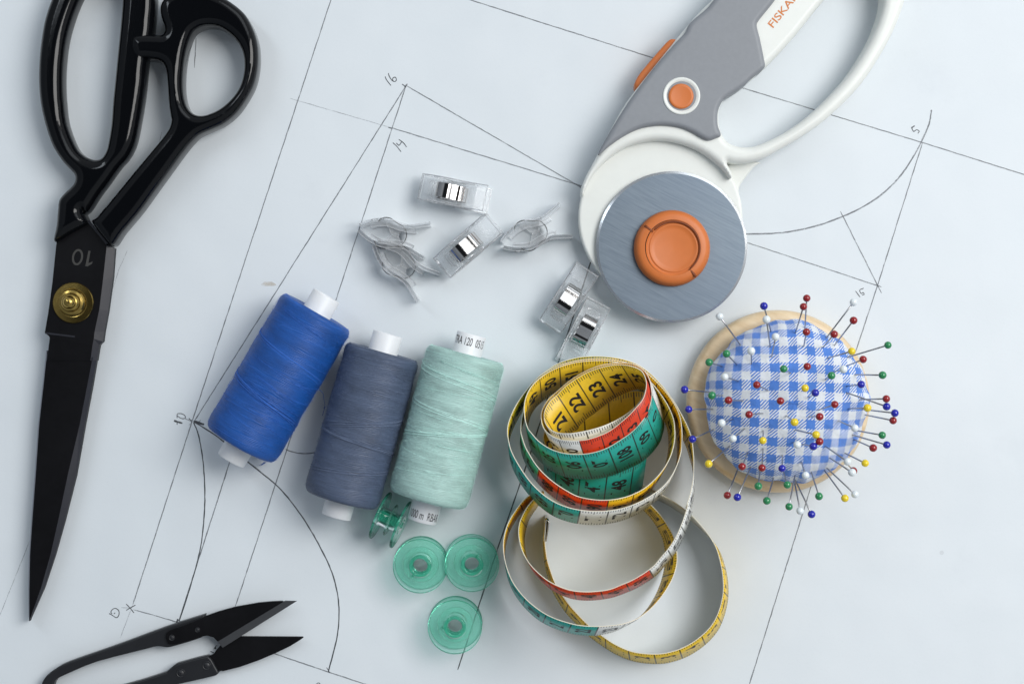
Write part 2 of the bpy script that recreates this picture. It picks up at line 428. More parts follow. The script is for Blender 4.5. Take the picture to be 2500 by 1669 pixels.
def text2d(s, size=1.0, bold=0.0, cx=1.0):
    k = (s, size, bold, cx)
    if k in _tc: return _tc[k]
    cu = bpy.data.curves.new('txt', 'FONT'); cu.body = s; cu.size = 10; cu.offset = bold; cu.resolution_u = 4
    cu.align_x = 'CENTER'; cu.fill_mode = 'FRONT'
    ob = bpy.data.objects.new('txt', cu); C.objects.link(ob)
    dg = bpy.context.evaluated_depsgraph_get(); dg.update()
    me = bpy.data.meshes.new_from_object(ob.evaluated_get(dg))
    vs = [(v.co.x*size/10*cx, (v.co.y-3.5)*size/10) for v in me.vertices]; fs = [tuple(p.vertices) for p in me.polygons]
    bpy.data.objects.remove(ob); bpy.data.meshes.remove(me)
    _tc[k] = (vs, fs); return vs, fs

# ------------------------------------------------------------------ the surface
tb = MB(); x0, y0 = 330, 260
tb.add([(-x0, -y0, -12), (x0, -y0, -12), (x0, y0, -12), (-x0, y0, -12), (-x0, -y0, -.3), (x0, -y0, -.3), (x0, y0, -.3), (-x0, y0, -.3)],
       [(3, 2, 1, 0), (4, 5, 6, 7), (0, 1, 5, 4), (1, 2, 6, 5), (2, 3, 7, 6), (3, 0, 4, 7)])
o = tb.build('table_top', 'table', smooth=False); o['kind'] = 'structure'
pb = MB(); x0, y0 = 290, 215
pb.add([(-x0, -y0, -.2), (x0, -y0, -.2), (x0, y0, -.2), (-x0, y0, -.2), (-x0, -y0, 0), (x0, -y0, 0), (x0, y0, 0), (-x0, y0, 0)],
       [(3, 2, 1, 0), (4, 5, 6, 7), (0, 1, 5, 4), (1, 2, 6, 5), (2, 3, 7, 6), (3, 0, 4, 7)], 0)
_strk = [0]
def stroke(pts, w=.42, mi=1, jit=.05, step=1.6, closed=False):
    P = [Vector((p[0], p[1], 0)) for p in [W(*q)[:2] for q in pts]]
    Q = [P[0]]
    for a, b in zip(P, P[1:]):
        n = max(1, int((b-a).length/step))
        for k in range(1, n+1): Q.append(a.lerp(b, k/n))
    vs = []; fs = []
    _strk[0] += 1; z = .02+.0012*(_strk[0] % 40)
    for i, p in enumerate(Q):
        t = (Q[min(i+1, len(Q)-1)]-Q[max(i-1, 0)]).normalized(); nrm = Vector((-t.y, t.x, 0))
        c = p+nrm*random.uniform(-jit, jit); ww = w*random.uniform(.75, 1.15)/2
        if i in (0, len(Q)-1): ww *= .5
        a, b = c-nrm*ww, c+nrm*ww
        vs += [(a.x, a.y, z), (b.x, b.y, z)]
        if i: fs.append((2*i-2, 2*i, 2*i+1, 2*i-1))
    pb.add(vs, fs, mi)
def vl(*pts, Z=VV, sm=False, **k):
    q = zl(Z, pts)
    if sm: q = [tuple(p) for p in catmull(q, 8, closed=False)]
    stroke(q, **k)
vl((762, -8), (440, 968), (305, 1385)); vl((305, 1385), (276, 1462), mi=3, w=.3)
vl((931, 198), (446, 965)); vl((931, 198), (770, 690), (540, 1390)); vl((562, 950), (410, 1424), w=.46)
vl((929, 195), (1345, 437)); vl((893, 292), (1345, 430)); vl((665, 226), (893, 292), mi=3, w=.3)
vl((1068, -3), (1510, 137)); vl((1680, 195), (2115, 327), (2360, 404))
vl((2137, 252), (2131, 285), (2115, 322), (2092, 365), (2060, 410), (2020, 448), (1975, 477), (1932, 497), (1880, 516), (1830, 528), (1780, 535), (1690, 537), sm=True, w=.58)
vl((2116, 328), (2013, 655), (1865, 1100)); vl((1870, 1085), (1717, 1575), w=.44)
vl((1700, 552), (2022, 658)); vl((1928, 485), (2022, 672))
vl((1365, 570), (1285, 818), (1220, 1030), (1140, 1262), w=.52, mi=2); vl((1140, 1262), (1050, 1535), w=.5, mi=2)
vl((444, 968), (456, 1000), (466, 1060), (470, 1130), (467, 1200), (458, 1265), (438, 1340), (411, 1424), sm=True, w=.48, mi=2)
vl((443, 966), (500, 1002), (575, 1064), (640, 1118), (690, 1180), (735, 1255), (764, 1320), (777, 1385), (774, 1455), (753, 1540), sm=True, w=.5, mi=2)
vl((306, 1397), (350, 1409), (410, 1427)); vl((600, 1488), (753, 1540), (850, 1572), w=.44)
vl((655, 1030), (672, 1036), (700, 1040), (745, 1034), sm=True, w=.36, mi=2)
vl((450, 88), (446, 156), w=.36); vl((372, 300), (362, 345), mi=3, w=.25); vl((292, 575), (272, 620), (260, 660), mi=3, w=.25)
vl((68, 1240), (0, 1410), (-20, 1460), mi=3, w=.3)
vl((749, 1530), (757, 1542), w=.7, mi=2)
# handwriting, traced stroke by stroke
hw = dict(w=.34, mi=2, jit=.02, step=.6)
def hs(Z, *pts, **k): vl(*pts, Z=Z, sm=True, **{**hw, **k})
hs(ZP, (252, 232), (275, 285), (343, 372)); hs(ZP, (302, 182), (318, 235), (360, 292), (400, 312), (425, 285), (412, 248), (380, 250), (366, 280), (378, 305))
hs(ZP, (370, 1245), (430, 1300), (497, 1385)); hs(ZP, (460, 1195), (530, 1245), (582, 1312)); hs(ZP, (425, 1250), (460, 1285), (480, 1270), (505, 1235))
hs(ZP, (512, 350), (570, 392), (545, 395)); hs(ZP, (592, 345), (560, 395)); hs(ZP, (300, 1010), (350, 1030))
hs(ZQ, (665, 245), (690, 228), w=.5); hs(ZQ, (668, 245), (682, 270), (702, 258), (722, 268), (712, 284))
hs(ZQ, (262, 1420), (295, 1465)); hs(ZQ, (292, 1412), (322, 1400)); hs(ZQ, (290, 1415), (302, 1438), (318, 1432), (324, 1446), (308, 1450))
hs(ZO, (438, 648), (530, 680), (640, 712), w=.75); hs(ZO, (515, 690), (515, 750))
hs(ZO, (515, 590), (515, 500), (560, 480), (640, 490), (700, 530), (712, 580), (670, 602), (600, 590), (520, 535))
hs(ZO, (700, 600), (800, 640), (880, 690), mi=1); hs(ZO, (795, 590), (820, 625), (870, 650)); hs(ZO, (910, 660), (1160, 745), w=.95)
hs(ZO, (1080, 632), (1030, 680), mi=3); hs(ZO, (800, 755), (860, 700), mi=3)
hs(ZS, (765, 178), (800, 215), (830, 252)); hs(ZS, (765, 232), (800, 210), (842, 187)); hs(ZS, (725, 208), (800, 212), mi=3)
hs(ZS, (625, 255), (650, 270), (685, 290), (705, 270), (705, 235), (680, 215), (655, 222), (640, 245), (650, 258)); hs(ZS, (668, 252), (673, 258), w=.6)
hs(ZS, (1455, 565), (1485, 578)); hs(ZS, (1485, 550), (1490, 535), (1500, 545), (1498, 525), (1512, 520))
hs(ZS, (2325, 830), (2345, 825), (2360, 845))
hs(ZS, (1190, 300), (1175, 345), w=.7); hs(ZS, (1190, 305), (1215, 330), mi=1)
# a brown stain
st = [W(*ZD(572+44*math.cos(a)*(.85+.2*math.sin(3*a)), 96+15*math.sin(a)*(1+.3*math.cos(2*a)))) for a in np.linspace(0, 2*math.pi, 28)[:-1]]
pb.add([(p.x, p.y, .018) for p in st], [tuple(range(27))[::-1]], 4)
o = pb.build('pattern_paper', ['paper', 'pencil', 'pencilbold', 'pencilfaint', 'stain'], smooth=False)
o['label'] = 'large white drafting sheet with pencilled sewing pattern lines and handwritten numbers, under everything'; o['category'] = 'paper'

# ------------------------------------------------------------------ tailor's shears
p0 = W(*ZH(700, 1000), 0)
sh = thing('fabric_shears', p0, 'big black tailor shears with glossy loop handles and a brass pivot, at the left', 'shears')
Lout = [(262, 0), (228, 100), (210, 200), (200, 300), (198, 400), (206, 500), (228, 600), (262, 700), (305, 770), (345, 815), (366, 838), (371, 858), (366, 880), (348, 902), (318, 930), (294, 962), (288, 1010), (282, 1080), (272, 1160), (345, 1122), (418, 1080), (428, 1062), (406, 1010), (422, 1022), (445, 995), (480, 940), (525, 880), (575, 810), (612, 768), (636, 730), (656, 680), (673, 600), (690, 500), (703, 400), (712, 300), (735, 190), (745, 100), (752, 0), (745, -60), (700, -130), (600, -185), (480, -195), (380, -160), (300, -80)]
Lhole = [(395, 0), (355, 100), (328, 200), (315, 300), (311, 400), (316, 500), (330, 600), (368, 700), (402, 743), (440, 764), (470, 770), (496, 762), (514, 738), (527, 700), (543, 600), (550, 500), (560, 400), (570, 300), (580, 200), (590, 100), (597, 0), (590, -40), (560, -80), (500, -95), (440, -65)]
v, f = slab(outl(ZA, Lout, 7), [outl(ZA, Lhole, 7)], 1.5, 13.5, 4.0, 3.5, cell=.6)
mk('handle', v, f, 'enamel', sh)
Rout = [(1075, 0), (1130, 35), (1180, 80), (1215, 140), (1236, 200), (1244, 260), (1242, 330), (1225, 410), (1190, 480), (1140, 550), (1080, 600), (1020, 628), (962, 655), (920, 695), (880, 745), (840, 800), (760, 910), (680, 1020), (600, 1115), (552, 1180), (515, 1150), (455, 1066), (478, 1045), (550, 960), (640, 850), (740, 730), (812, 640), (832, 590), (828, 560), (820, 500), (815, 420), (808, 350), (793, 315), (765, 299), (712, 292), (672, 290), (648, 262), (640, 230), (644, 200), (662, 182), (700, 177), (760, 178), (790, 178), (802, 160), (800, 138), (786, 100), (780, 60), (786, 28), (810, -2), (860, -25), (940, -35), (1010, -25)]
Rhole = [(930, 172), (952, 152), (985, 139), (1025, 137), (1066, 147), (1112, 177), (1150, 218), (1172, 265), (1179, 315), (1174, 370), (1155, 430), (1118, 482), (1070, 525), (1020, 551), (975, 562), (935, 553), (905, 520), (890, 470), (885, 410), (888, 340), (898, 270), (912, 215)]
def rz(x, y): return 14.5
v, f = slab(outl(ZA, Rout, 7), [outl(ZA, Rhole, 7)], 1.5, 14.5, 3.4, 3.0, cell=.6)
mk('handle', v, f, 'enamel', sh)
stn = [(ZH, (541, 425), (842, 248), (856, 240)), (ZH, (540, 450), (1018, 462), (1030, 458)), (ZH, (537, 470), (1018, 500), (1100, 497)), (ZH, (500, 830), (985, 800), (1080, 770)), (ZH, (460, 1120), (950, 1080), (1035, 1090)),
       (ZH, (428, 1300), (905, 1290), (998, 1290)), (ZH, (470, 1335), (897, 1360), (985, 1385)), (ZH, (476, 1350), (885, 1420), (950, 1420)), (ZH, (450, 1568), (865, 1568), (927, 1568)),
       (ZB, (213, 100), (408, 130), (430, 110)), (ZB, (194, 250), (385, 250), (407, 250)), (ZB, (175, 420), (350, 430), (375, 420)), (ZB, (159, 650), (300, 640), (335, 650)), (ZB, (143, 850), (258, 840), (285, 850)),
       (ZB, (133, 1000), (222, 1000), (243, 1000)), (ZB, (129, 1150), (182, 1140), (195, 1145)), (ZB, (129, 1288), (130, 1289), (131, 1290))]
mb = MB(); vs = []; fs = []; ms = []
for i, (Z, a, b, c) in enumerate(stn):
    zt = 9.0 if i < 7 else 9.0-2.2*(i-7)/9
    A = W(*Z(*a), zt); B = W(*Z(*b), zt); Cc = W(*Z(*c), zt-1.6); zb_ = 5.2-1.5*i/16
    vs += [(A.x, A.y, zb_), A, B, Cc, (Cc.x, Cc.y, zb_)]
    if i:
        k = 5*i
        for j in range(4): fs.append((k-5+j, k+j, k+j+1, k-4+j)); ms.append(1 if j == 2 else 0)  # right bevel coloured lighter, as if turned to the light
        fs.append((k-1, k+4, k, k-5)); ms.append(0)
fs.append((4, 3, 2, 1, 0)); ms.append(0)
mb.add([tuple(x) for x in vs], fs, ms)
one = [W(*ZH(*p), 9.04) for p in ((846, 517), (866, 519), (846, 636), (886, 620), (882, 640), (838, 668), (816, 664))]
mb.add(one, [(0, 6, 5, 2, 1), (2, 5, 4, 3)], 2)
zr = []
for k in range(32):
    a = 2*math.pi*k/32
    for rx, ry in ((53, 78), (33, 58)): zr.append(W(*ZH(742+rx*math.cos(a)-ry*math.sin(a)*.13, 579+ry*math.sin(a)+rx*math.cos(a)*.02), 9.04))
mb.add(zr, [(2*k, 2*k+1, (2*k+3) % 64, (2*k+2) % 64) for k in range(32)], 2)
# coating seam, pivot notch, grey line below the pivot
for (p, q, w_, m_) in (((548, 418), (838, 252), .12, 2), ((845, 232), (1022, 452), .42, 1), ((432, 1304), (715, 1338), .3, 1)):
    a, b = W(*ZH(*p), 9.03), W(*ZH(*q), 9.03); n_ = Vector((-(b-a).y, (b-a).x, 0)).normalized()*w_
    mb.add([a-n_, b-n_, b+n_, a+n_], [(0, 1, 2, 3)], m_)
mb.build('blade', ['blackmetal', 'edgemetal', 'engrave'], sh, smooth=False)
# lower blade, peeking out on the left
mb = MB(); vs = []; fs = []; ms = []
low = [(ZH, (480, 1345), (900, 1340)), (ZH, (437, 1568), (860, 1568)), (ZB, (204, 100), (400, 120)), (ZB, (188, 250), (380, 250)), (ZB, (169, 420), (345, 430)), (ZB, (153, 650), (295, 640)), (ZB, (138, 850), (252, 840)), (ZB, (128, 1000), (215, 1000)), (ZB, (125, 1150), (172, 1140)), (ZB, (127, 1290), (129, 1290))]
low = [(ZH, (560, 700), (1000, 700)), (ZH, (500, 1100), (930, 1100))]+low
for i, (Z, a, b) in enumerate(low):
    za = 4.6-1.2*i/11
    A = W(*Z(*a), za); B = W(*Z(*b), za); A2 = W(*Z(a[0]+(9 if Z is ZH else 4), a[1]), za+.5)
    vs += [(A.x, A.y, za-2), A, A2, B, (B.x, B.y, za-2)]
    if i:
        k = 5*i
        for j in range(4): fs.append((k-5+j, k+j, k+j+1, k-4+j)); ms.append(1 if j in (0, 1) else 0)
        fs.append((k-1, k+4, k, k-5)); ms.append(0)
mb.add([tuple(x) for x in vs], fs, ms); mb.build('blade', ['blackmetal', 'brightedge'], sh, smooth=False)
c = W(*ZH(700, 1015), 9.2); c2 = W(*ZH(676, 1005), 12)
piv = MB(); lathe(piv, [(.01, 8.8), (7.7, 8.8), (7.75, 9.4), (7.5, 9.75), (5.5, 9.9), (5.3, 9.85), (5.25, 9.7), (.01, 9.7)], c.x, c.y, 72, sharp=True)
pv = piv.build('pivot_screw', 'brass', sh)
nb = MB(); lathe(nb, [(5.1, 9.7), (5.1, 10.3), (4.6, 10.9), (3.7, 11.2)], c.x-.4, c.y+.1, 64, sharp=True)
lathe(nb, [(3.7, 11.2), (3.5, 11.9), (3.0, 12.6), (2.5, 12.9)], c.x-.5, c.y+.1, 64)
lathe(nb, [(2.5, 12.9), (2.35, 13.4), (1.95, 14.1), (1.4, 14.6), (.8, 14.9), (.01, 15.0)], c.x-.6, c.y+.1, 64)
nb.build('nut', 'brass', pv)

# ------------------------------------------------------------------ thread snips
sn = thing('thread_snips', W(*ZS(1300, 560), 0), 'small black spring thread snips with two pointed blades, at the lower left', 'thread snips')
arm = [(1410, 276), (1392, 269), (1090, 366), (700, 510), (300, 650), (200, 700), (130, 750), (90, 800), (72, 850), (65, 910), (85, 960), (140, 1000), (230, 1015), (400, 1000), (700, 930), (1170, 838), (1478, 768), (1515, 752), (1525, 733), (1502, 690), (1475, 640), (1450, 612), (1410, 605), (1220, 655), (1170, 672), (1110, 720), (1075, 742), (770, 836), (500, 890), (300, 920), (200, 920), (170, 890), (175, 835), (205, 788), (300, 742), (530, 648), (930, 545), (1000, 526), (1040, 522), (1090, 530), (1140, 526), (1300, 480), (1370, 455), (1400, 440), (1425, 400)]
v, f = slab(outl(ZS, arm, 4, 3), [], .6, 5.2, .7, .5, cell=.5)
mk('spring_arm', v, f, 'snipplastic', sn)
def plate(name, Z, pts, zlo, zhi, mat, parent, b=.25, smooth=True, n=3, cell=.5, extra=None, zt=None):
    v, f = slab(outl(Z, pts, zhi, n, smooth), [], zlo, zhi, b, .1, cell=cell)
    return mk(name, v, f, mat, parent)
ub = [(1088, 450), (1096, 415), (1130, 390), (1250, 350), (1380, 298), (1410, 280), (1520, 240), (1650, 204), (1850, 168), (1960, 158), (2065, 154), (1800, 314), (1515, 487), (1482, 452), (1430, 438), (1382, 446), (1300, 474), (1160, 512), (1110, 505)]
v, f = slab(outl(ZS, ub, 6, 1, False), [], 4.6, 6.2, .15, .1, cell=.5)
mb = MB(); mb.add(v, f, 0)
q = [W(*ZS(*a), z) for a, z in (((1515, 487), 6.18), ((2065, 155), 6.18), ((2165, 154), 5.2), ((1556, 537), 5.1))]
mb.add(q+[Vector((a.x, a.y, 4.7)) for a in q], [(0, 3, 2, 1), (3, 7, 6, 2), (0, 4, 7, 3), (4, 5, 6, 7), (1, 2, 6, 5)], 1)
mb.build('blade', ['blackmetal', 'snipedge'], sn, smooth=False)
lb = [(1640, 444), (2228, 447), (2180, 480), (2100, 528), (1980, 585), (1850, 640), (1700, 693), (1560, 728), (1525, 724), (1500, 690), (1470, 635), (1430, 606), (1480, 590), (1512, 545), (1560, 490)]
v, f = slab(outl(ZS, lb, 3.5, 1, False), [], 2.4, 3.8, .15, .1, cell=.5)
mk('blade', v, f, 'blackmetal', sn, smooth=False)
for (x, y, r, z) in ((1140, 455, 1.15, 6.2), (1350, 390, 1.0, 6.2), (1213, 745, 1.75, 5.2), (1425, 683, 1.75, 5.2)):
    c = W(*ZS(x, y), z); mb = MB()
    lathe(mb, [(r, z-.1), (r, z+.12), (r*.85, z+.25), (r*.8, z+.1), (r*.62, z+.1), (r*.55, z+.3), (.01, z+.36)], c.x, c.y, 28)
    for a in (.5, .5+math.pi/2):
        d = Vector((math.cos(a), math.sin(a), 0))*r*.42; n_ = Vector((-d.y, d.x, 0)).normalized()*.12; cc = Vector((c.x, c.y, z+.4))
        mb.add([cc-d-n_, cc+d-n_, cc+d+n_, cc-d+n_], [(0, 1, 2, 3)], 1)
    mb.build('screw', ['snipplastic', 'ink'], sn)

# ------------------------------------------------------------------ thread spools
def spool(key, top, bot, half, tubetop, tubebot, label, name, text=None, roll=0.0):
    Rr = half
    a = W(*bot, Rr); b = W(*top, Rr); ax = (b-a); L = ax.length; ax.normalize()
    side = Vector((ax.y, -ax.x, 0))     # to the right when looking along the axis from above
    up = Vector((0, 0, 1)); root = thing(name, (a.x/2+b.x/2, a.y/2+b.y/2, 0), label, 'thread spool', 'thread spools lying side by side')
    def P(r, th, s): return a+ax*s+side*(r*math.sin(th))+up*(r*math.cos(th))
    prof = [(5.7, .9), (9, .5), (12.3, .15), (13.5, .35), (14.3, .85), (14.75, 1.6), (15, 3)]
    n = 46
    mid = [(15+.10*math.sin(i*.7)+.14*math.sin(i*.23+1), 3+(L-6)*i/n) for i in range(1, n)]
    full = prof+mid+[(r, L-s) for r, s in reversed(prof)]
    seg = 112; vs = []; uv = []; fs = []
    for r, s in full:
        for k in range(seg):
            th = 2*math.pi*k/seg-math.pi
            rr = r*Rr/15*(1+.004*math.sin(th*3+s*.2))
            vs.append(P(rr, th, s)); uv.append((rr*th if rr > 10 else rr*th, s if rr > 13 else s+rr))
    fuv = []
    for i in range(len(full)-1):
        for k in range(seg):
            k2 = (k+1) % seg; q = (i*seg+k, i*seg+k2, (i+1)*seg+k2, (i+1)*seg+k); fs.append(q)
            w_ = 2*math.pi*full[i][0]*Rr/15 if k2 == 0 else 0
            fuv.append([uv[q[0]], (uv[q[1]][0]+w_, uv[q[1]][1]), (uv[q[2]][0]+w_, uv[q[2]][1]), uv[q[3]]])
    mi = [0]*len(fs)
    mb = MB()
    # crossing strands
    R2 = random.Random(len(key)*13+5)
    cross = {'blue': [(20, -.35, 4), (38, -.28, 3)], 'slate': [(30, .3, 3), (24, -.22, 4), (12, .12, 2)], 'mint': [(33, -.28, 3), (26, .16, 3), (46, -.3, 2)]}[key]
    for s0, sl, cn in cross:
        for j in range(cn):
            pth = []; ph = R2.uniform(-.3, .3); o_ = R2.uniform(-1.3, 1.3); sl2 = sl*R2.uniform(.8, 1.2)
            for q in range(41):
                th = -1.9+3.8*q/40; s = s0+o_+sl2*Rr*(th)*.62+1.0*math.sin(th*1.3+ph)
                pth.append(P(Rr+.16, th, min(max(s, 2.6), L-2.6)))
            tube(mb, pth, .12, 5, 1)
    for j in range(26):
        s0 = R2.uniform(3, L-3); sl = R2.choice([-1, 1])*R2.uniform(.02, .16); t0 = R2.uniform(-1.5, .6); t1 = t0+R2.uniform(.8, 2)
        pth = [P(Rr+.06, t0+(t1-t0)*q/14, min(max(s0+sl*Rr*(t0+(t1-t0)*q/14), 2.6), L-2.6)) for q in range(15)]
        tube(mb, pth, .07, 4, 1)
    # fuzz
    hv = []; hf = []
    for j in range(12000):
        th = R2.uniform(-1.75, 1.75); s = R2.uniform(.4, L-.4)
        if R2.random() < .12: s = R2.choice([R2.uniform(.1, 1.0), L-R2.uniform(.1, 1.0)])
        lift = abs(R2.gauss(0, .42))+.05; dt = R2.gauss(0, .035); ds = R2.gauss(0, .4)
        ds = ds if 1 < s < L-1 else ds*.3; s3 = min(max(s+ds, .2), L-.2)
        ee = lambda q: Rr*(1-.13*(1-min(min(q, L-q)/3, 1))**2.4)
        p1 = P(ee(s)-.12, th, s); p3 = P(ee(s3)+lift*(.6 if min(s3, L-s3) < 2 else 1), th+dt, s3); p2 = (p1+p3)/2+up*.0+Vector((R2.gauss(0, .1), R2.gauss(0, .1), R2.gauss(0, .1)))
        w_ = Vector((R2.uniform(-1, 1), R2.uniform(-1, 1), .1)).normalized()*.019
        b_ = len(hv); hv += [p1-w_, p1+w_, p2-w_, p2+w_, p3]; hf += [(b_, b_+1, b_+3, b_+2), (b_+2, b_+3, b_+4)]
    mb.add(hv, hf, 1)
    nv = len(vs); allv = vs+[Vector(x) for x in mb.v]; allf = fs+[tuple(i+nv for i in q) for q in mb.f]
    mi += mb.mi; fuv += [[(0, 0)]*len(q) for q in mb.f]
    mk('thread_winding', allv, allf, ['th_'+key, 'fz_'+key], root, True, mi, fuv)
    # core tube
    ta = W(*tubebot, Rr); tb_ = W(*tubetop, Rr); s0 = (ta-a).dot(ax); s1 = (tb_-a).dot(ax)
    cv = []; cf = []; sg = 56; ro, ri = 5.62, 4.5
    pr = [(ro-.25, s0), (ro, s0+.25), (ro, 8), (ro, L-8), (ro, s1-.25), (ro-.25, s1), (ri+.1, s1), (ri, s1-.2), (ri, s0+.2), (ri+.1, s0)]
    for r, s in pr:
        for k in range(sg): cv.append(P(r, 2*math.pi*k/sg, s))
    for i in range(len(pr)):
        for k in range(sg): cf.append((i*sg+k, ((i+1) % len(pr))*sg+k, ((i+1) % len(pr))*sg+(k+1) % sg, i*sg+(k+1) % sg))
    mb = MB(); mb.add(cv, cf, 0)
    if text:
        for s_txt, spos, rot, cxx in text:
            tv, tf = text2d(s_txt, 4.3, .02, cxx)
            # letters run around the tube, their tops towards the tube end given by rot
            mb.add([P(ro+.04, rot+x/ro, spos(L, s0, s1)+y) for x, y in tv], tf, 1)
    mb.build('core_tube', ['tube', 'ink'], root)
    return root, P, Rr, L
def mid(a, b): return ((a[0]+b[0])/2, (a[1]+b[1])/2)
D_ = lambda x, y: ZD(x, y)
r1, P1, R1, L1 = spool('blue', mid(D_(655, 140), D_(1028, 350)), mid(D_(232, 870), D_(600, 1080)), 14.85, D_(890, 160), D_(367, 1060), 'spool wound with royal blue thread, leftmost and most tilted of the three spools', 'thread_spool')
mb = MB()
tube(mb, catmull([P1(R1, 1.5, 33), W(*ZD(868, 690), 12), W(*ZD(876, 730), 8), W(*ZD(880, 765), 4), W(*ZD(868, 815), 1)], 6, False), .10, 5)
tube(mb, catmull([W(*ZD(872, 775), 4), W(*ZD(890, 765), 4.5), W(*ZD(905, 768), 5)], 5, False), .08, 5)
mb.build('loose_thread', 'fz_blue', r1)
mb = MB()
for k in range(6):
    a = random.uniform(-.6, .6); mb2 = [W(*ZD(545+k*3, 1070), 6), W(*ZD(535+k*2, 1082+a*6), 4), W(*ZD(520+k*4, 1085+a*12), 1)]
    tube(mb, catmull(mb2, 4, False), .07, 4)
mb.build('loose_thread', 'fz_blue', r1)
spool('slate', mid(D_(1010, 410), D_(1388, 515)), mid(D_(770, 1220), D_(1165, 1335)), 14.3, D_(1226, 368), D_(943, 1368), 'spool wound with dark slate grey thread, between the blue and the mint spools', 'thread_spool')
spool('mint', mid(D_(1445, 420), D_(1868, 530)), mid(D_(1235, 1215), D_(1650, 1340)), 15.1, D_(1686, 372), D_(1425, 1398), 'spool wound with pale mint thread, printed white tube ends showing, rightmost spool', 'thread_spool',
      text=[('TRA 120  0515', lambda L, a, b: b-2.9, 0.0, .52), ('1000 m  RBAR', lambda L, a, b: a+2.9, .05, .52)])

# ------------------------------------------------------------------ bobbins
def bobbin_parts(root):
    def fl(z0, z1, name):
        m = MB(); lathe(m, [(2.9, z0), (9.7, z0), (10.0, z0+.06), (10.0, (z0+z1)/2), (10.0, z1-.06), (9.7, z1), (8.8, z1-.12), (3.1, z1-.12), (2.9, z1-.1), (2.9, z0)], 0, 0, 72)
        zm = (z0+z1)/2; lathe(m, [(10.0, z0+.02), (10.22, z0+.14), (10.3, zm), (10.22, z1-.14), (10.0, z1-.02)], 0, 0, 72, 1)
        return m.build(name, ['greenclear', 'greendeep'], root, local=True)
    fl(0, 1.1, 'flange'); fl(10.0, 11.1, 'flange')
    m = MB(); lathe(m, [(4.4, 5.2), (6.6, 5.25), (6.9, 5.6), (6.6, 5.95), (4.4, 6.0), (4.4, 5.2)], 0, 0, 56)
    m.build('inner_disc', 'greenclear', root, local=True)
    m = MB(); lathe(m, [(2.75, .1), (2.75, 11.15), (4.3, 11.15), (4.3, 10.0), (3.9, 9.8), (3.9, 1.4), (4.3, 1.2), (4.3, .1), (2.75, .1)], 0, 0, 56)

    m.add([(-.35, 3.0, 11.2), (.35, 3.0, 11.2), (.35, 5.0, 11.2), (-.35, 5.0, 11.2), (-.35, 3.0, 11.6), (.35, 3.0, 11.6), (.35, 5.0, 11.6), (-.35, 5.0, 11.6)], [(3, 2, 1, 0), (4, 5, 6, 7), (0, 1, 5, 4), (1, 2, 6, 5), (2, 3, 7, 6), (3, 0, 4, 7)])
    m.build('hub', 'greendeep', root, local=True)
def copy_thing(root, label):
    r = root.copy(); C.objects.link(r); r['label'] = label
    for ch in [c for c in bpy.data.objects if c.parent == root]:
        c = ch.copy(); C.objects.link(c); c.parent = r
    return r
BG = 'green sewing machine bobbins'
b1 = thing('bobbin', (0, 0, 0), 'green see-through bobbin lying flat, its right rim tucked under the neighbouring bobbin', 'bobbin', BG)
bobbin_parts(b1)
def setat(o, x, y, z, eul=(0, 0, 0)):
    o.location = Vector((x, y, z))*.001; o.rotation_mode = 'XYZ'; o.rotation_euler = eul
c = W(*ZE(518, 718), 11); setat(b1, c.x, c.y, .1, (0, 0, 2.5))
b2 = copy_thing(b1, 'green see-through bobbin whose left rim overlaps the bobbin beside it, nearest the tape measure')
c = W(*ZE(952, 700), 12.5); setat(b2, c.x+.25, c.y, 1.35, (0, math.radians(3.2), -.5))
b3 = copy_thing(b1, 'green see-through bobbin lying flat alone, over a dark pencil line, lowest of the four')
c = W(*ZE(821, 1247), 11); setat(b3, c.x, c.y, .1, (0, 0, 1.6))
b4 = copy_thing(b1, 'green see-through bobbin standing on its edge, tucked against the mint spool')
c = W(*ZE(278, 322), 10.3)
ang = math.atan2(-75, 175)
b4.rotation_mode = 'QUATERNION'
axv = Vector((math.cos(ang), math.sin(ang), .12)).normalized(); qq = axv.to_track_quat('Z', 'Y'); b4.rotation_quaternion = qq
b4.location = (Vector((c.x, c.y, 10.4))-axv*5.5)*.001; b4.scale = (.93, .93, .86)

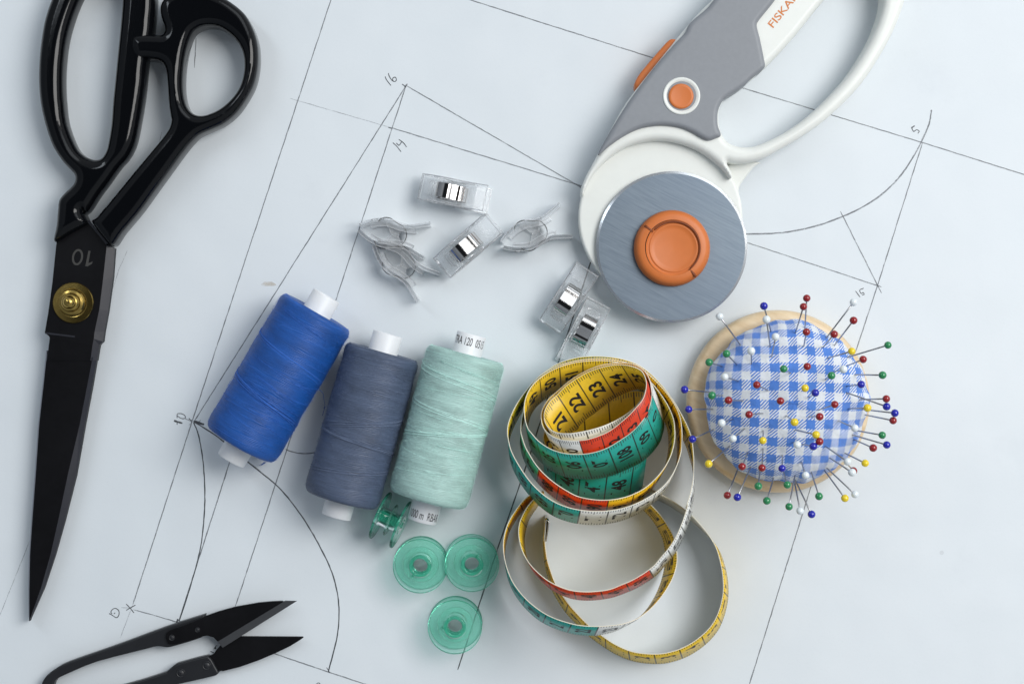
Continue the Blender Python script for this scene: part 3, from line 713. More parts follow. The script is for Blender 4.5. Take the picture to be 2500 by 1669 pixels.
# ------------------------------------------------------------------ sewing clips
def clip_parts(root):
    prof = catmull([(0, 1.0), (3, 2.9), (7, 4.5), (11, 4.9), (15, 4.2), (19, 4.2), (22.5, 5.3), (26, 6.6)], 5, False)
    prof = [(float(p[0]), float(p[1])) for p in prof]
    th = 1.25
    def nrm(i):
        a = prof[max(i-1, 0)]; b = prof[min(i+1, len(prof)-1)]; dx, dz = b[0]-a[0], b[1]-a[1]; l = math.hypot(dx, dz); return (-dz/l, dx/l)
    def strip(m, x0, x1, y0, y1, sgn, off0=-th/2, off1=th/2):
        idx = [i for i, p in enumerate(prof) if x0-.01 <= p[0] <= x1+.01]
        if len(idx) < 2: return
        vs = []; fs = []
        for i in idx:
            p = prof[i]; n_ = nrm(i)
            for (y, o_) in ((y0, off0), (y1, off0), (y1, off1), (y0, off1)):
                vs.append((p[0]+n_[0]*o_, y, sgn*(p[1]+n_[1]*o_)))
        for k in range(len(idx)-1):
            b = 4*k
            for j in range(4): fs.append((b+j, b+(j+1) % 4, b+4+(j+1) % 4, b+4+j))
        fs.append((3, 2, 1, 0)); e = 4*(len(idx)-1); fs.append((e, e+1, e+2, e+3))
        m.add(vs, fs)
    for sgn in (1, -1):
        m = MB()
        for (a, b, y0, y1) in ((0, 8.2, -4.9, 4.9), (8, 17.6, -4.9, -3.05), (8, 17.6, 3.05, 4.9), (17.4, 26, -4.9, 4.9)): strip(m, a, b, y0, y1, sgn)
        for s in (-1, 1):     # stiffening rails and grip bars
            strip(m, 2.5, 21, s*4.9, s*4.2, sgn, -2.3, -th/2)
            strip(m, 17.8, 25.5, s*3.6, s*4.4, sgn, th/2, th/2+.35)
        for x in (19, 20.2, 21.4, 22.6, 23.8): strip(m, x, x+1.0, -2.6, 2.4, sgn, th/2, th/2+.3) if x % 2 > 1 else strip(m, x, x+1.3, -.4, 2.9, sgn, th/2, th/2+.3)
        strip(m, .2, 1.4, -4.4, 4.4, sgn, th/2, th/2+.3)
        # raised oval near the jaw
        ov = []
        for k in range(20):
            a = 2*math.pi*k/20; x = 4.6+1.05*math.cos(a); y = (1.6+.0)*math.sin(a)+(1.2 if math.sin(a) > 0 else -1.2)
            zz = np.interp(x, [p[0] for p in prof], [p[1] for p in prof])+th/2+.12
            ov.append((x, y, sgn*zz))
        tube(m, ov, .2, 6, 0, closed=True)
        for s in (-1, 1):     # hinge lugs
            y0, y1 = s*3.7, s*4.2
            q = [(9.5, 4.2), (12.4, -.2), (13.6, -.6), (14.8, 0), (17, 3.9)]
            m.add([(x, y0, sgn*z) for x, z in q]+[(x, y1, sgn*z) for x, z in q], [(0, 1, 2, 3, 4), (9, 8, 7, 6, 5)]+[(i, (i+1) % 5, (i+1) % 5+5, i+5) for i in range(5)])
        def along(xa, xb, off, y):
            return [(p[0]+nrm(i)[0]*off, y, sgn*(p[1]+nrm(i)[1]*off)) for i, p in enumerate(prof) if xa-.01 <= p[0] <= xb+.01]
        for s in (-1, 1):  # added beads along the arm edges, drawing their highlights
            tube(m, along(0, 26, th/2, s*4.85), .16, 6, 1)
            tube(m, along(2.6, 21, -2.3, s*4.8), .15, 6, 1)
            tube(m, along(0, 26, -th/2, s*4.9), .09, 5, 1)
            tube(m, along(8, 17.5, th/2, s*3.05), .13, 6, 1)
            tube(m, [(9.5, s*4.25, sgn*4.2), (12.4, s*4.25, -sgn*.2), (13.6, s*4.25, -sgn*.6), (14.8, s*4.25, 0), (17, s*4.25, sgn*3.9)], .11, 5, 1)
        for xx in (0.1, 8.1, 17.5, 25.9):
            p = min(prof, key=lambda q: abs(q[0]-xx)); i = prof.index(p); zz = sgn*(p[1]+nrm(i)[1]*th/2); xq = p[0]+nrm(i)[0]*th/2
            yy = 4.85 if xx in (.1, 25.9) else 3.05
            tube(m, [(xq, -yy, zz), (xq, yy, zz)], .15, 6, 1)
        ob = m.build('clip_arm', ['clear', 'edgeglint'], root, smooth=False, local=True)
    sp = catmull([(6.4, 3.6), (7.2, 4.9), (8.8, 5.75), (10.8, 5.75), (12.6, 4.9), (14.2, 4.2), (16.0, 3.6), (17.3, 2.1), (17.8, 0), (17.3, -2.1), (16.0, -3.6), (14.2, -4.2), (12.6, -4.9), (10.8, -5.75), (8.8, -5.75), (7.2, -4.9), (6.4, -3.6)], 6, False)
    vs = []; fs = []; n = len(sp)
    for i, p in enumerate(sp):
        a = sp[max(i-1, 0)]; b = sp[min(i+1, n-1)]; d = (b-a)/np.linalg.norm(b-a); nn = (-d[1], d[0])
        cs = ((-2.75, 0), (2.75, 0), (2.75, 0), (2.75, .28), (2.75, .28), (-2.75, .28), (-2.75, .28), (-2.75, 0))
        for (y, o_) in cs: vs.append((p[0]+nn[0]*o_, y, p[1]+nn[1]*o_))
        if i:
            b_ = 8*i
            for j in (0, 2, 4, 6): fs.append((b_-8+j, b_-8+j+1, b_+j+1, b_+j))
    mk('spring', vs, fs, 'chrome', root, True, local=True)
CG = 'clear plastic sewing clips'
def pose_clip(o, jaw, hnd, side=False, tilt=5.5, flip=False):
    z = 6.5 if not side else 5
    a = W(*jaw, z); b = W(*hnd, z); ang = math.atan2(b.y-a.y, b.x-a.x)
    R = Matrix.Rotation(ang, 4, 'Z')
    R = R @ (Matrix.Rotation(math.radians(90 if not flip else -90), 4, 'X') if side else Matrix.Rotation(math.radians(-tilt), 4, 'Y'))
    mn = 1e9
    for ch in [c for c in bpy.data.objects if c.parent == o]:
        for v in ch.data.vertices: mn = min(mn, (R @ v.co).z)
    o.rotation_mode = 'QUATERNION'; o.rotation_quaternion = R.to_quaternion()
    m_ = (a+b)/2; d = Vector((math.cos(ang), math.sin(ang), 0)); s0 = m_-d*13
    o.location = (s0.x*.001, s0.y*.001, -mn+.00002)
c1 = thing('sewing_clip', (0, 0, 0), 'clear plastic clip lying flat with metal spring up, topmost, level above the others', 'sewing clip', CG)
clip_parts(c1)
specs = [(ZV((712), 245), ZV(1378, 385), False, ''),
         (ZV(935, 1085), ZV(1452, 650), False, 'clear plastic clip lying flat between the touching sideways pair and the lone sideways clip'),
         (ZX(560, 1145), ZX(855, 690), False, 'clear plastic clip lying flat, its top end beside the white cutter head'),
         (ZX(962, 1000), ZX(700, 1500), False, 'clear plastic clip lying flat, its bottom end just under the rolled tape measure'),
         (ZV(50, 690), ZV(750, 825), True, 'clear clip on its side, upper one of the touching pair, jaw on a pencil line'),
         (ZV(222, 860), ZV(768, 1312), True, 'clear plastic clip on its side, lower one of the touching pair, handles pointing down right'),
         (ZX(110, 440), ZX(668, 225), True, 'clear plastic clip lying alone on its side, handles spread towards the white cutter head')]
cl = [c1]+[copy_thing(c1, s[3]) for s in specs[1:]]
for o, s in zip(cl, specs): pose_clip(o, s[0], s[1], s[2])

# ------------------------------------------------------------------ rotary cutter
rc = thing('rotary_cutter', W(*ZC(672, 1181), 0), 'large rotary cutter with round steel blade, grey and white handle and orange buttons', 'rotary cutter')
body = [(238, 940), (232, 905), (250, 855), (282, 795), (314, 735), (370, 630), (452, 490), (600, 300), (765, 100), (865, 0), (960, -110), (1100, -230), (1300, -330), (1500, -350), (1680, -260), (1758, -120), (1768, 0), (1750, 70), (1710, 170), (1650, 280), (1570, 400), (1480, 500), (1380, 590), (1280, 660), (1180, 718), (1100, 760), (1020, 783), (955, 785), (922, 780), (946, 830), (948, 856), (938, 858), (915, 828), (880, 792), (800, 732), (700, 692), (590, 677), (480, 697), (400, 737), (330, 795), (275, 865)]
hole = [(1668, 0), (1660, 60), (1630, 150), (1580, 250), (1500, 370), (1400, 480), (1300, 570), (1200, 640), (1100, 690), (1040, 709), (980, 708), (930, 688), (900, 650), (885, 600), (885, 540), (900, 500), (930, 468), (1000, 420), (1100, 338), (1180, 258), (1260, 168), (1330, 80), (1395, 0), (1480, -110), (1560, -170), (1630, -150), (1665, -80)]
def bodytop(x, y): return 15.0
v, f = slab(outl(ZC, body, 9, 4), [outl(ZC, hole, 9, 4)], 2.5, 15, 2.6, 1.2, cell=.7)
mk('body', v, f, 'whiteplastic', rc)
# thin inner wall standing on the loop handle
rim = [(1722, -60), (1712, 40), (1676, 160), (1610, 280), (1530, 398), (1438, 500), (1335, 585), (1235, 655), (1130, 712), (1040, 738), (970, 745), (930, 738), (925, 726), (980, 730), (1040, 726), (1120, 702), (1226, 640), (1322, 570), (1422, 484), (1512, 380), (1592, 265), (1655, 150), (1690, 40), (1700, -60)]
# head disc
cc = W(*ZC(612, 1042), 8)
disc = [(612+392*math.cos(a), 1042+392*math.sin(a)) for a in np.linspace(0, 2*math.pi, 120, endpoint=False)]
v, f = slab(outl(ZC, disc, 8, 1, False), [], 3.0, 9.6, 1.0, .6, cell=.8)
mb = MB(); mb.add(v, f)
wedge = [(930, 790), (1085, 776), (1060, 800), (1035, 830), (985, 905), (1000, 985), (930, 960), (900, 860)]
v, f = slab(outl(ZC, wedge, 5, 3), [], 2.6, 6.5, 1.0, .4, cell=.8); mb.add(v, f)
v, f = slab(outl(ZC, [(232, 905), (229, 938), (242, 950), (260, 985), (300, 960), (320, 880), (290, 830), (250, 865)], 8, 3), [], 3.2, 9.0, .8, .4, cell=.6); mb.add(v, f)
mb.build('blade_guard', 'whiteplastic', rc)
grip = [(312, 742), (372, 628), (458, 490), (520, 405), (600, 302), (690, 200), (728, 160), (742, 128), (768, 98), (832, 44), (868, 0), (952, -100), (1080, -160), (1230, -120), (1165, -5), (1102, 75), (1077, 108), (1073, 130), (1090, 200), (1108, 290), (1112, 318), (1098, 338), (1050, 376), (1000, 420), (925, 470), (900, 500), (886, 540), (886, 600), (901, 648), (880, 662), (838, 675), (800, 660), (760, 636), (700, 613), (620, 603), (540, 611), (480, 631), (420, 664), (365, 703)]
v, f = slab(outl(ZC, grip, 15, 4), [], 3.6, 17.2, 1.9, .3, cell=.7)
mk('grip', v, f, 'greyrubber', rc)
sl = [(492, 432), (488, 402), (510, 358), (560, 297), (620, 228), (652, 195), (672, 189), (690, 194), (692, 207), (672, 235), (600, 315), (560, 368), (535, 402), (505, 430)]
v, f = slab(outl(ZC, sl, 11, 3), [], 5, 12.5, 1.2, 1.0, cell=.5)
mk('slider', v, f, 'orange', rc)
c = W(*ZC(713, 460), 17.2)
mb = MB(); lathe(mb, [(7.0, 16.9), (7.05, 17.3), (6.85, 17.6), (6.5, 17.65), (5.6, 17.3), (5.05, 16.7), (5.0, 16.3), (.01, 16.3)], c.x, c.y, 64)
mb.build('button_ring', 'whiteplastic', rc)
c = W(*ZC(711, 461), 17.5)
mb = MB(); lathe(mb, [(4.75, 16.2), (4.75, 17.2), (4.6, 17.6), (4.2, 17.8), (3.6, 17.72), (2, 17.6), (.01, 17.55)], c.x, c.y, 64)
mb.build('lock_button', 'orange', rc)
# writing on the handle (raised emblem on the white panel)
a, b = W(*ZC(1137, 124), 15.05), W(*ZC(1243, -8), 15.05); dr = (b-a).normalized(); nr = Vector((-dr.y, dr.x, 0))
tv, tf = text2d('FISKARS', 4.0, .10, 1.28)
w0 = min(x for x, y in tv)
bd = [o_ for o_ in bpy.data.objects if o_.name == 'body'][0]
mb = MB(); mb.add([Vector((a.x, a.y, 15.06))+dr*(x-w0)+nr*(y-.1) for x, y in tv], tf)
mb.build('lettering', 'orangeink', rc, smooth=False)
# blade
c = W(*ZC(667, 1181), 12.2)
mb = MB(); lathe(mb, [(6, 10.6, 0), (28.3, 10.4, 1), (28.6, 10.7, 1), (28.62, 11.6, 1), (27.72, 12.0, 0), (20, 12.0, 0), (6, 12.0, 0)], c.x, c.y, 160, sharp=True)
bl = mb.build('round_blade', ['steel', 'bevelsteel'], rc)
# nut: a ring with two notches round a dished centre
c = W(*ZN(915, 957), 15); c3 = (c.x, c.y)
mb = MB()
lathe(mb, [(14.35, 12.0), (14.4, 12.8), (14.3, 13.8), (13.7, 15.6), (12.9, 16.5), (11.9, 16.9), (10.5, 16.95)], *c3, 112)
lathe(mb, [(10.5, 16.95), (9.75, 16.2), (9.4, 16.0), (9.15, 16.25), (8.8, 16.45), (8.5, 16.2), (7, 15.95), (.01, 15.8)], c3[0]+.3, c3[1]-.1, 112)
ob = mb.build('blade_nut', ['orange', 'groove'], rc)
# crescent groove and notches as solid dark tubes, recess shade put into their colour
cx_, cy_ = c3[0]+.3, c3[1]-.1
mb = MB(); pth = []
for a in np.linspace(math.radians(138), math.radians(-52), 48): pth.append((cx_+9.95*math.cos(a), cy_+9.95*math.sin(a), 16.62))
tube(mb, pth, [.12]+[.42]*46+[.12], 8, 0)
for (p, q) in (((703, 785), (765, 835)), ((1045, 1118), (1095, 1178))):
    a, b = W(*ZN(*p), 16.6), W(*ZN(*q), 16.6)
    tube(mb, [Vector((a.x, a.y, 16.45)).lerp(Vector((b.x, b.y, 16.55)), t) for t in (0, .33, .66, 1)], [.45, .6, .6, .4], 8, 0)
for (p, q) in (((1030, 768), (1105, 848)),): 
    a, b = W(*ZN(*p), 16.6), W(*ZN(*q), 16.6)
    tube(mb, [Vector((a.x, a.y, 16.4)), Vector((b.x, b.y, 16.4))], .3, 6, 0)
mb.build('nut_groove_shade', 'groove', ob)

# ------------------------------------------------------------------ pincushion
bc = W(*ZG(656, 757), 7); pc = thing('pincushion', (bc.x, bc.y, 0), 'round pincushion in blue and white gingham on a pale wooden base', 'pincushion')
mb = MB(); lathe(mb, [(.01, .2), (30, .2), (33, .6), (34.4, 2.5), (34.85, 5.5), (34.7, 8.2), (33.8, 10.2), (32.6, 10.9), (31, 11.1), (29, 10.6), (.01, 10.4)], bc.x, bc.y, 128)
mb.build('wooden_base', 'wood', pc)
qc = W(*ZG(705, 760), 17); RC = 30.6; ZC0 = 17.0; HT = 17.5
def dome(r):   # height over centre distance
    x = min(r/RC, 1); return ZC0+HT*(1-x**2.35)**(1/2.0)
def wob(a): return 1+.012*math.sin(5*a+.4)+.010*math.sin(9*a+1.1)+.008*math.sin(14*a+2)+.004*math.sin(23*a)
pins = """W 296 234 425 410;B 569 169 612 325;W 585 252 607 415;W 641 359 618 475;R 833 121 822 305;R 813 173 763 335;R 831 329 815 415;W 1122 146 957 362;R 1122 258 1005 410;R 1002 343 935 422;Y 1111 448 965 490;G 1334 410 1085 485;R 1181 498 1075 540;G 338 463 400 530;G 231 516 312 542;W 491 446 492 522;W 327 606 410 632;G 691 557 735 582;R 836 542 840 548;G 986 598 955 620;W 1060 559 1000 575;G 1301 595 1130 592;B 1169 652 1085 662;R 525 655 592 688;Y 823 675 835 690;B 886 704 850 730;B 79 684 240 702;G 248 720 315 720;R 350 750 438 752;R 671 754 680 760;R 1006 776 912 808;R 1324 741 1160 745;B 1326 789 1085 705;Y 1208 797 1095 802;B 1377 829 1180 806;R 1366 875 1195 840;B 104 806 245 805;R 477 838 560 830;R 913 851 855 850;Y 758 885 708 845;W 308 890 378 867;B 128 990 255 930;W 378 986 450 925;Y 562 998 565 940;Y 891 962 767 934;R 912 1004 880 985;B 874 1034 810 1022;W 775 1024 750 1010;W 1130 921 1032 878;G 1299 965 1145 938;B 1327 1025 1120 965;R 1243 1044 1125 992;Y 228 1142 355 1035;R 434 1159 467 1075;R 557 1167 563 1050;B 681 1170 683 1090;R 343 1336 410 1170;B 405 1348 488 1160;G 534 1280 545 1185;G 587 1370 628 1232;G 713 1271 690 1190;W 826 1212 800 1130;G 724 1406 760 1218;W 793 1432 755 1240;B 863 1453 765 1248;G 909 1342 862 1195;Y 1069 1354 945 1185;W 1131 1330 960 1170;Y 1194 1138 1068 1075;W 1085 1128 950 1035;R 1121 1185 1090 1150;W 1113 1195 975 1105"""
pins = [(p.split()[0], *map(float, p.split()[1:])) for p in pins.split(';')]
ents = []
for (c_, hx, hy, ex, ey) in pins:
    z = 25.0
    for _ in range(8):
        e = W(*ZG(ex, ey), z); r = math.hypot(e.x-qc.x, e.y-qc.y); z = dome(r) if r < RC else max(12.5, ZC0-(r-RC)*3)
    ents.append((e.x, e.y))
ents = np.array(ents)
vs = []; fs = []; uv = []; seg = 192; rows = []
arc = 0; pr = None
for i in range(1, 62):
    t = (i-1+.25)/60.25
    if t <= .8: r = RC*math.sin(t/.8*math.pi/2); z = dome(r)
    else:
        k = (t-.8)/.2; r = RC*(1-.10*k*k); z = ZC0-6.8*k
    if pr: arc += math.hypot(r-pr[0], z-pr[1])
    pr = (r, z); arc = arc or r; rows.append((r, z, arc))
for i, (r, z, s) in enumerate(rows):
    for k in range(seg):
        a = 2*math.pi*k/seg; e = (r/RC)**3
        fold = e*(.35*math.sin(17*a+1)*max(0, math.sin(2*a+.7))+.22*math.sin(31*a))
        lump = .25*math.sin(r*.25+3*a)+.2*math.sin(r*.4-2*a+1)
        rr = r*(1+(wob(a)-1)*e)+fold*.6
        X_, Y_ = qc.x+rr*math.cos(a), qc.y+rr*math.sin(a)
        dent = float(np.sum(np.exp(-((ents[:, 0]-X_)**2+(ents[:, 1]-Y_)**2)/2.6)))*.55
        vs.append((X_, Y_, z+lump*(1-e)+fold-min(dent, 1.0)*(1-e*.6)))
        sr = s*.80 + .2*r
        uv.append((sr*math.cos(a+.03)+.35, sr*math.sin(a+.03)+.6))
    if i:
        for k in range(seg): fs.append(((i-1)*seg+k, i*seg+k, i*seg+(k+1) % seg, (i-1)*seg+(k+1) % seg))
    else: fs.append(tuple(range(seg)))
mk('cushion', vs, fs, 'gingham', pc, True, None, lambda i: uv[i])

CN = {'R': 'dark red', 'B': 'royal blue', 'G': 'green', 'Y': 'yellow', 'W': 'white'}
MT = {'R': 'redhead', 'B': 'bluehead', 'G': 'greenhead', 'Y': 'yellowhead', 'W': 'whitehead'}
ORD = ['first', 'second', 'third', 'fourth', 'fifth', 'sixth', 'seventh', 'eighth', 'ninth', 'tenth', 'eleventh', 'twelfth', 'thirteenth']
info = []
for (c_, hx, hy, ex, ey) in pins:
    rc_ = math.hypot(hx-705, hy-761); rb = math.hypot(hx-656, hy-757)
    zone = 'inner' if rc_ < 300 else ('edge' if rc_ < 500 else ('rim' if rb < 562 else 'out'))
    a = math.degrees(math.atan2(hx-705, -(hy-761))) % 360
    info.append([c_, zone, a])
ZT = {'inner': 'with its head over the middle of the gingham', 'edge': 'with its head over the outer part of the gingham', 'rim': 'with its head over the wooden rim', 'out': 'leaning out past the wooden base'}
ZS_ = {'inner': 'over the middle of the gingham', 'edge': 'over the outer gingham', 'rim': 'over the wooden rim', 'out': 'past the wooden base'}
labels = {}
for key in set((i[0], i[1]) for i in info):
    idx = sorted([k for k, i in enumerate(info) if (i[0], i[1]) == key], key=lambda k: info[k][2])
    for j, k in enumerate(idx):
        nm = CN[key[0]]
        labels[k] = f'only {nm} headed pin {ZS_[key[1]]}' if len(idx) == 1 else f'{ORD[j]} {nm} headed pin clockwise from twelve o\'clock {ZS_[key[1]]}'
for i, (c_, hx, hy, ex, ey) in enumerate(pins):
    # entry point on the dome
    z = 25.0
    for _ in range(8):
        e = W(*ZG(ex, ey), z); r = math.hypot(e.x-qc.x, e.y-qc.y); z = dome(r) if r < RC else max(12.5, ZC0-(r-RC)*3)
    e = W(*ZG(ex, ey), z)
    L = 17.0; zh = z+8
    hflat = W(*ZG(hx, hy), z); d0 = math.hypot(hflat.x-e.x, hflat.y-e.y)
    for _ in range(20):
        h = W(*ZG(hx, hy), zh); d = math.hypot(h.x-e.x, h.y-e.y)
        if d > L-.6: L = d+.6
        zh = .5*zh+.5*(z+math.sqrt(L*L-d*d))
    h = W(*ZG(hx, hy), zh)
    dirv = (h-e).normalized(); Lr = (h-e).length
    o = thing('pin', tuple(e), labels[i], 'pin', 'ball headed pins stuck in the pincushion')
    mb = MB(); tube(mb, [e-dirv*6, e, e+dirv*(Lr*.5), h-dirv*.6], [.12, .27, .29, .29], 8)
    mb.build('pin_shaft', 'pinsteel', o)
    mb = MB(); sphere(mb, (0, 0, 0), 1.42)
    k = (len([1 for x in labels]) + i) % 7
    mb.v = [tuple(Vector(v)*(1+.03*math.sin(i))+h) for v in mb.v]
    mb.build('ball_head', MT[c_], o)

# ------------------------------------------------------------------ tape measure
WT = 19.0; TT = .32
tm = thing('tape_measure', W(1480, 1180, 0), 'loosely rolled tailor tape measure, yellow inside, teal, red and white outside', 'tape measure')
Q = []
def seg(Z, s, rows):
    for r in rows:
        x, y, dx, dy, zb = r; q = Z(x, y); Q.append((q[0], q[1], dx/s, dy/s, zb))
seg(Z2, 3.408, [(1284, 345, 82, 250, 6), (1262, 430, 82, 250, 9), (1195, 520, 80, 245, 15), (1095, 598, 78, 235, 20), (960, 668, 75, 230, 24), (830, 710, 75, 230, 25), (700, 736, 80, 235, 25), (620, 742, 95, 240, 24), (540, 733, 110, 250, 22), (480, 700, 130, 260, 20), (442, 640, 150, 270, 18), (440, 560, 165, 270, 18), (485, 475, 172, 270, 17), (545, 420, 175, 272, 16), (615, 350, 175, 272, 16), (700, 289, 172, 272, 16), (795, 235, 160, 262, 16), (890, 199, 147, 243, 17), (980, 178, 138, 225, 18), (1065, 170, 130, 205, 19), (1160, 181, 115, 190, 21), (1240, 215, 100, 205, 22), (1278, 275, 92, 230, 23), (1288, 350, 82, 250, 25), (1262, 450, 80, 256, 27), (1200, 530, 80, 255, 28), (1120, 612, 80, 250, 28), (980, 722, 76, 240, 27), (830, 783, 75, 235, 27), (730, 800, 75, 230, 26), (640, 800, 80, 228, 25), (560, 788, 90, 228, 23), (480, 747, 105, 232, 21), (430, 690, 125, 245, 18), (412, 610, 148, 260, 16), (423, 540, 162, 268, 15), (470, 460, 172, 270, 14), (540, 396, 172, 272, 13), (690, 275, 165, 265, 12), (880, 184, 140, 240, 13), (1060, 155, 120, 215, 14), (1185, 168, 110, 205, 16), (1275, 225, 105, 215, 18), (1315, 300, 105, 240, 19)])
seg(T1, 4.698, [(1738, 470, 140, 335, 20), (1742, 550, 142, 345, 20), (1726, 640, 140, 345, 21), (1688, 745, 140, 340, 21), (1610, 860, 130, 340, 22), (1510, 962, 122, 335, 22), (1370, 1060, 118, 310, 22), (1240, 1137, 115, 290, 22), (1100, 1188, 113, 285, 22)])
seg(T2, 4.698, [(950, 273, 112, 283, 21), (780, 268, 110, 283, 20), (650, 240, 102, 288, 19), (540, 190, 92, 290, 18), (440, 118, 80, 288, 17), (370, 40, 62, 280, 16)])
seg(T1, 4.698, [(325, 920, 50, 270, 14), (292, 820, 45, 265, 12), (280, 710, 40, 262, 10), (286, 620, 37, 262, 9), (312, 530, 34, 262, 8), (362, 440, 31, 262, 7), (440, 357, 30, 262, 6), (545, 280, 27, 262, 5), (685, 212, 20, 262, 5), (850, 165, 14, 258, 4), (1000, 145, 8, 250, 4), (1150, 139, 4, 240, 4), (1300, 151, -4, 232, 4), (1450, 186, -14, 222, 4), (1580, 243, -25, 200, 4), (1690, 345, -40, 170, 5), (1780, 440, -50, 150, 6), (1850, 530, -58, 140, 7), (1920, 640, -62, 130, 8), (1972, 750, -66, 122, 9), (2000, 850, -68, 115, 10), (2008, 950, -70, 110, 11)])
seg(T2, 4.698, [(2008, 90, -70, 110, 12), (1990, 200, -70, 112, 13), (1950, 320, -66, 120, 14), (1880, 440, -60, 130, 15), (1780, 560, -50, 140, 16), (1650, 670, -42, 148, 17), (1500, 745, -36, 150, 18), (1350, 785, -31, 152, 19), (1200, 800, -30, 152, 19), (1050, 790, -30, 152, 19), (900, 758, -30, 152, 18), (780, 700, -30, 152, 18), (640, 610, -30, 150, 17), (520, 510, -30, 146, 16), (420, 400, -34, 138, 15), (340, 275, -34, 122, 13), (290, 180, -30, 108, 12), (257, 80, -20, 85, 11)])
seg(T1, 4.698, [(243, 960, -5, 70, 9), (246, 860, 4, 75, 7), (262, 760, 12, 90, 6), (290, 630, 20, 120, 5), (340, 490, 26, 150, 4), (425, 350, 28, 165, 3), (540, 262, 24, 178, 3), (680, 193, 18, 180, 2), (850, 146, 12, 180, 2), (1000, 124, 6, 180, 2), (1150, 117, 0, 180, 2), (1300, 130, -8, 178, 2), (1450, 163, -16, 170, 2), (1600, 222, -26, 160, 2), (1710, 300, -36, 145, 3), (1800, 385, -44, 135, 3), (1880, 472, -50, 130, 4), (1960, 575, -54, 125, 5), (2030, 690, -56, 120, 6), (2070, 800, -56, 115, 8), (2088, 920, -56, 112, 10)])
seg(T2, 4.698, [(2090, 110, -54, 112, 12), (2075, 270, -50, 120, 14), (2015, 440, -50, 130, 15), (1930, 580, -52, 136, 16), (1830, 680, -50, 140, 17), (1700, 770, -46, 142, 18), (1550, 845, -44, 145, 19), (1400, 895, -42, 148, 19), (1250, 921, -42, 150, 19), (1100, 928, -40, 152, 19), (950, 917, -36, 152, 19), (800, 888, -31, 150, 19), (650, 832, -26, 150, 18.5), (520, 752, -22, 146, 18), (400, 645, -20, 142, 17), (300, 525, -20, 140, 16), (200, 370, -14, 140, 14), (130, 230, -4, 130, 12), (97, 100, 8, 120, 11)])
seg(T1, 4.698, [(88, 960, 24, 112, 9), (95, 880, 32, 110, 8), (130, 770, 42, 110, 6), (200, 630, 48, 112, 4), (300, 488, 42, 128, 3), (400, 368, 36, 140, 2), (500, 280, 30, 148, 1), (620, 200, 24, 150, .5), (750, 143, 18, 150, .5), (900, 104, 10, 150, .5), (1050, 92, 2, 150, .5), (1200, 95, -6, 150, .5), (1350, 112, -14, 150, .5), (1480, 145, -22, 148, .5), (1600, 197, -30, 142, .5), (1720, 282, -40, 132, .5), (1830, 390, -50, 122, .5), (1930, 512, -60, 112, 1), (2020, 645, -70, 102, 1), (2100, 785, -78, 100, 2), (2160, 910, -78, 98, 3), (2200, 1030, -60, 96, 5)])
seg(T2, 4.698, [(2220, 240, -35, 92, 7), (2226, 380, -8, 88, 9), (2218, 560, 14, 86, 12), (2185, 730, 30, 84, 15), (2135, 885, 42, 80, 17)])
seg(T4, 3.563, [(640, 110, 36, 60, 18), (600, 240, 36, 60, 19), (545, 372, 36, 62, 19.5), (480, 480, 37, 64, 19.5), (400, 575, 37, 64, 19.5), (340, 645, 37, 64, 19.5), (250, 712, 38, 65, 19.5), (150, 770, 38, 66, 19.5), (60, 808, 34, 68, 19.5)])
seg(T3, 4.48, [(1200, 842, 35, 84, 19.5), (1050, 864, 32, 88, 19.5), (900, 867, 28, 92, 19.5), (750, 845, 26, 92, 19.5), (600, 787, 28, 90, 19), (480, 712, 32, 88, 18), (350, 590, 42, 86, 15), (270, 470, 50, 86, 12), (225, 350, 58, 88, 9), (206, 220, 64, 90, 6), (220, 110, 66, 88, 3)])
seg(T2, 4.698, [(270, 960, 60, 80, 1), (330, 860, 50, 90, .3), (430, 750, 30, 90, .2), (500, 690, 20, 90, .1)])
QW = Q; Q = []
seg(T4, 3.563, [(180, 0, -50, 46, .1), (230, 40, -58, 46, .1), (310, 106, -64, 44, .1), (400, 202, -70, 42, .1), (460, 290, -76, 40, .2), (510, 382, -86, 38, .3), (538, 490, -98, 36, .5), (545, 600, -106, 35, 1.5), (520, 715, -104, 34, 3.5), (470, 820, -90, 33, 6), (400, 922, -70, 28, 9), (325, 1006, -50, 24, 12), (262, 1060, -38, 24, 14), (205, 1098, -34, 26, 16), (130, 1130, -40, 38, 18), (50, 1152, -48, 58, 19.5)])
seg(T3, 4.48, [(1160, 1242, -48, 92, 20), (1045, 1246, -46, 97, 20), (900, 1238, -46, 96, 20), (780, 1216, -46, 92, 19.5), (600, 1158, -42, 88, 18), (450, 1080, -36, 85, 16), (300, 960, -24, 80, 14), (180, 820, -12, 76, 12), (108, 690, -4, 70, 10), (60, 540, 6, 64, 8), (40, 400, 16, 62, 6), (46, 280, 24, 60, 4), (80, 150, 28, 60, 3), (128, 50, 32, 60, 2)])
seg(T2, 4.698, [(165, 945, 34, 62, 1), (222, 862, 34, 70, .5), (300, 775, 34, 80, .2), (420, 690, 30, 80, .1)])
QR = Q; Q = QW
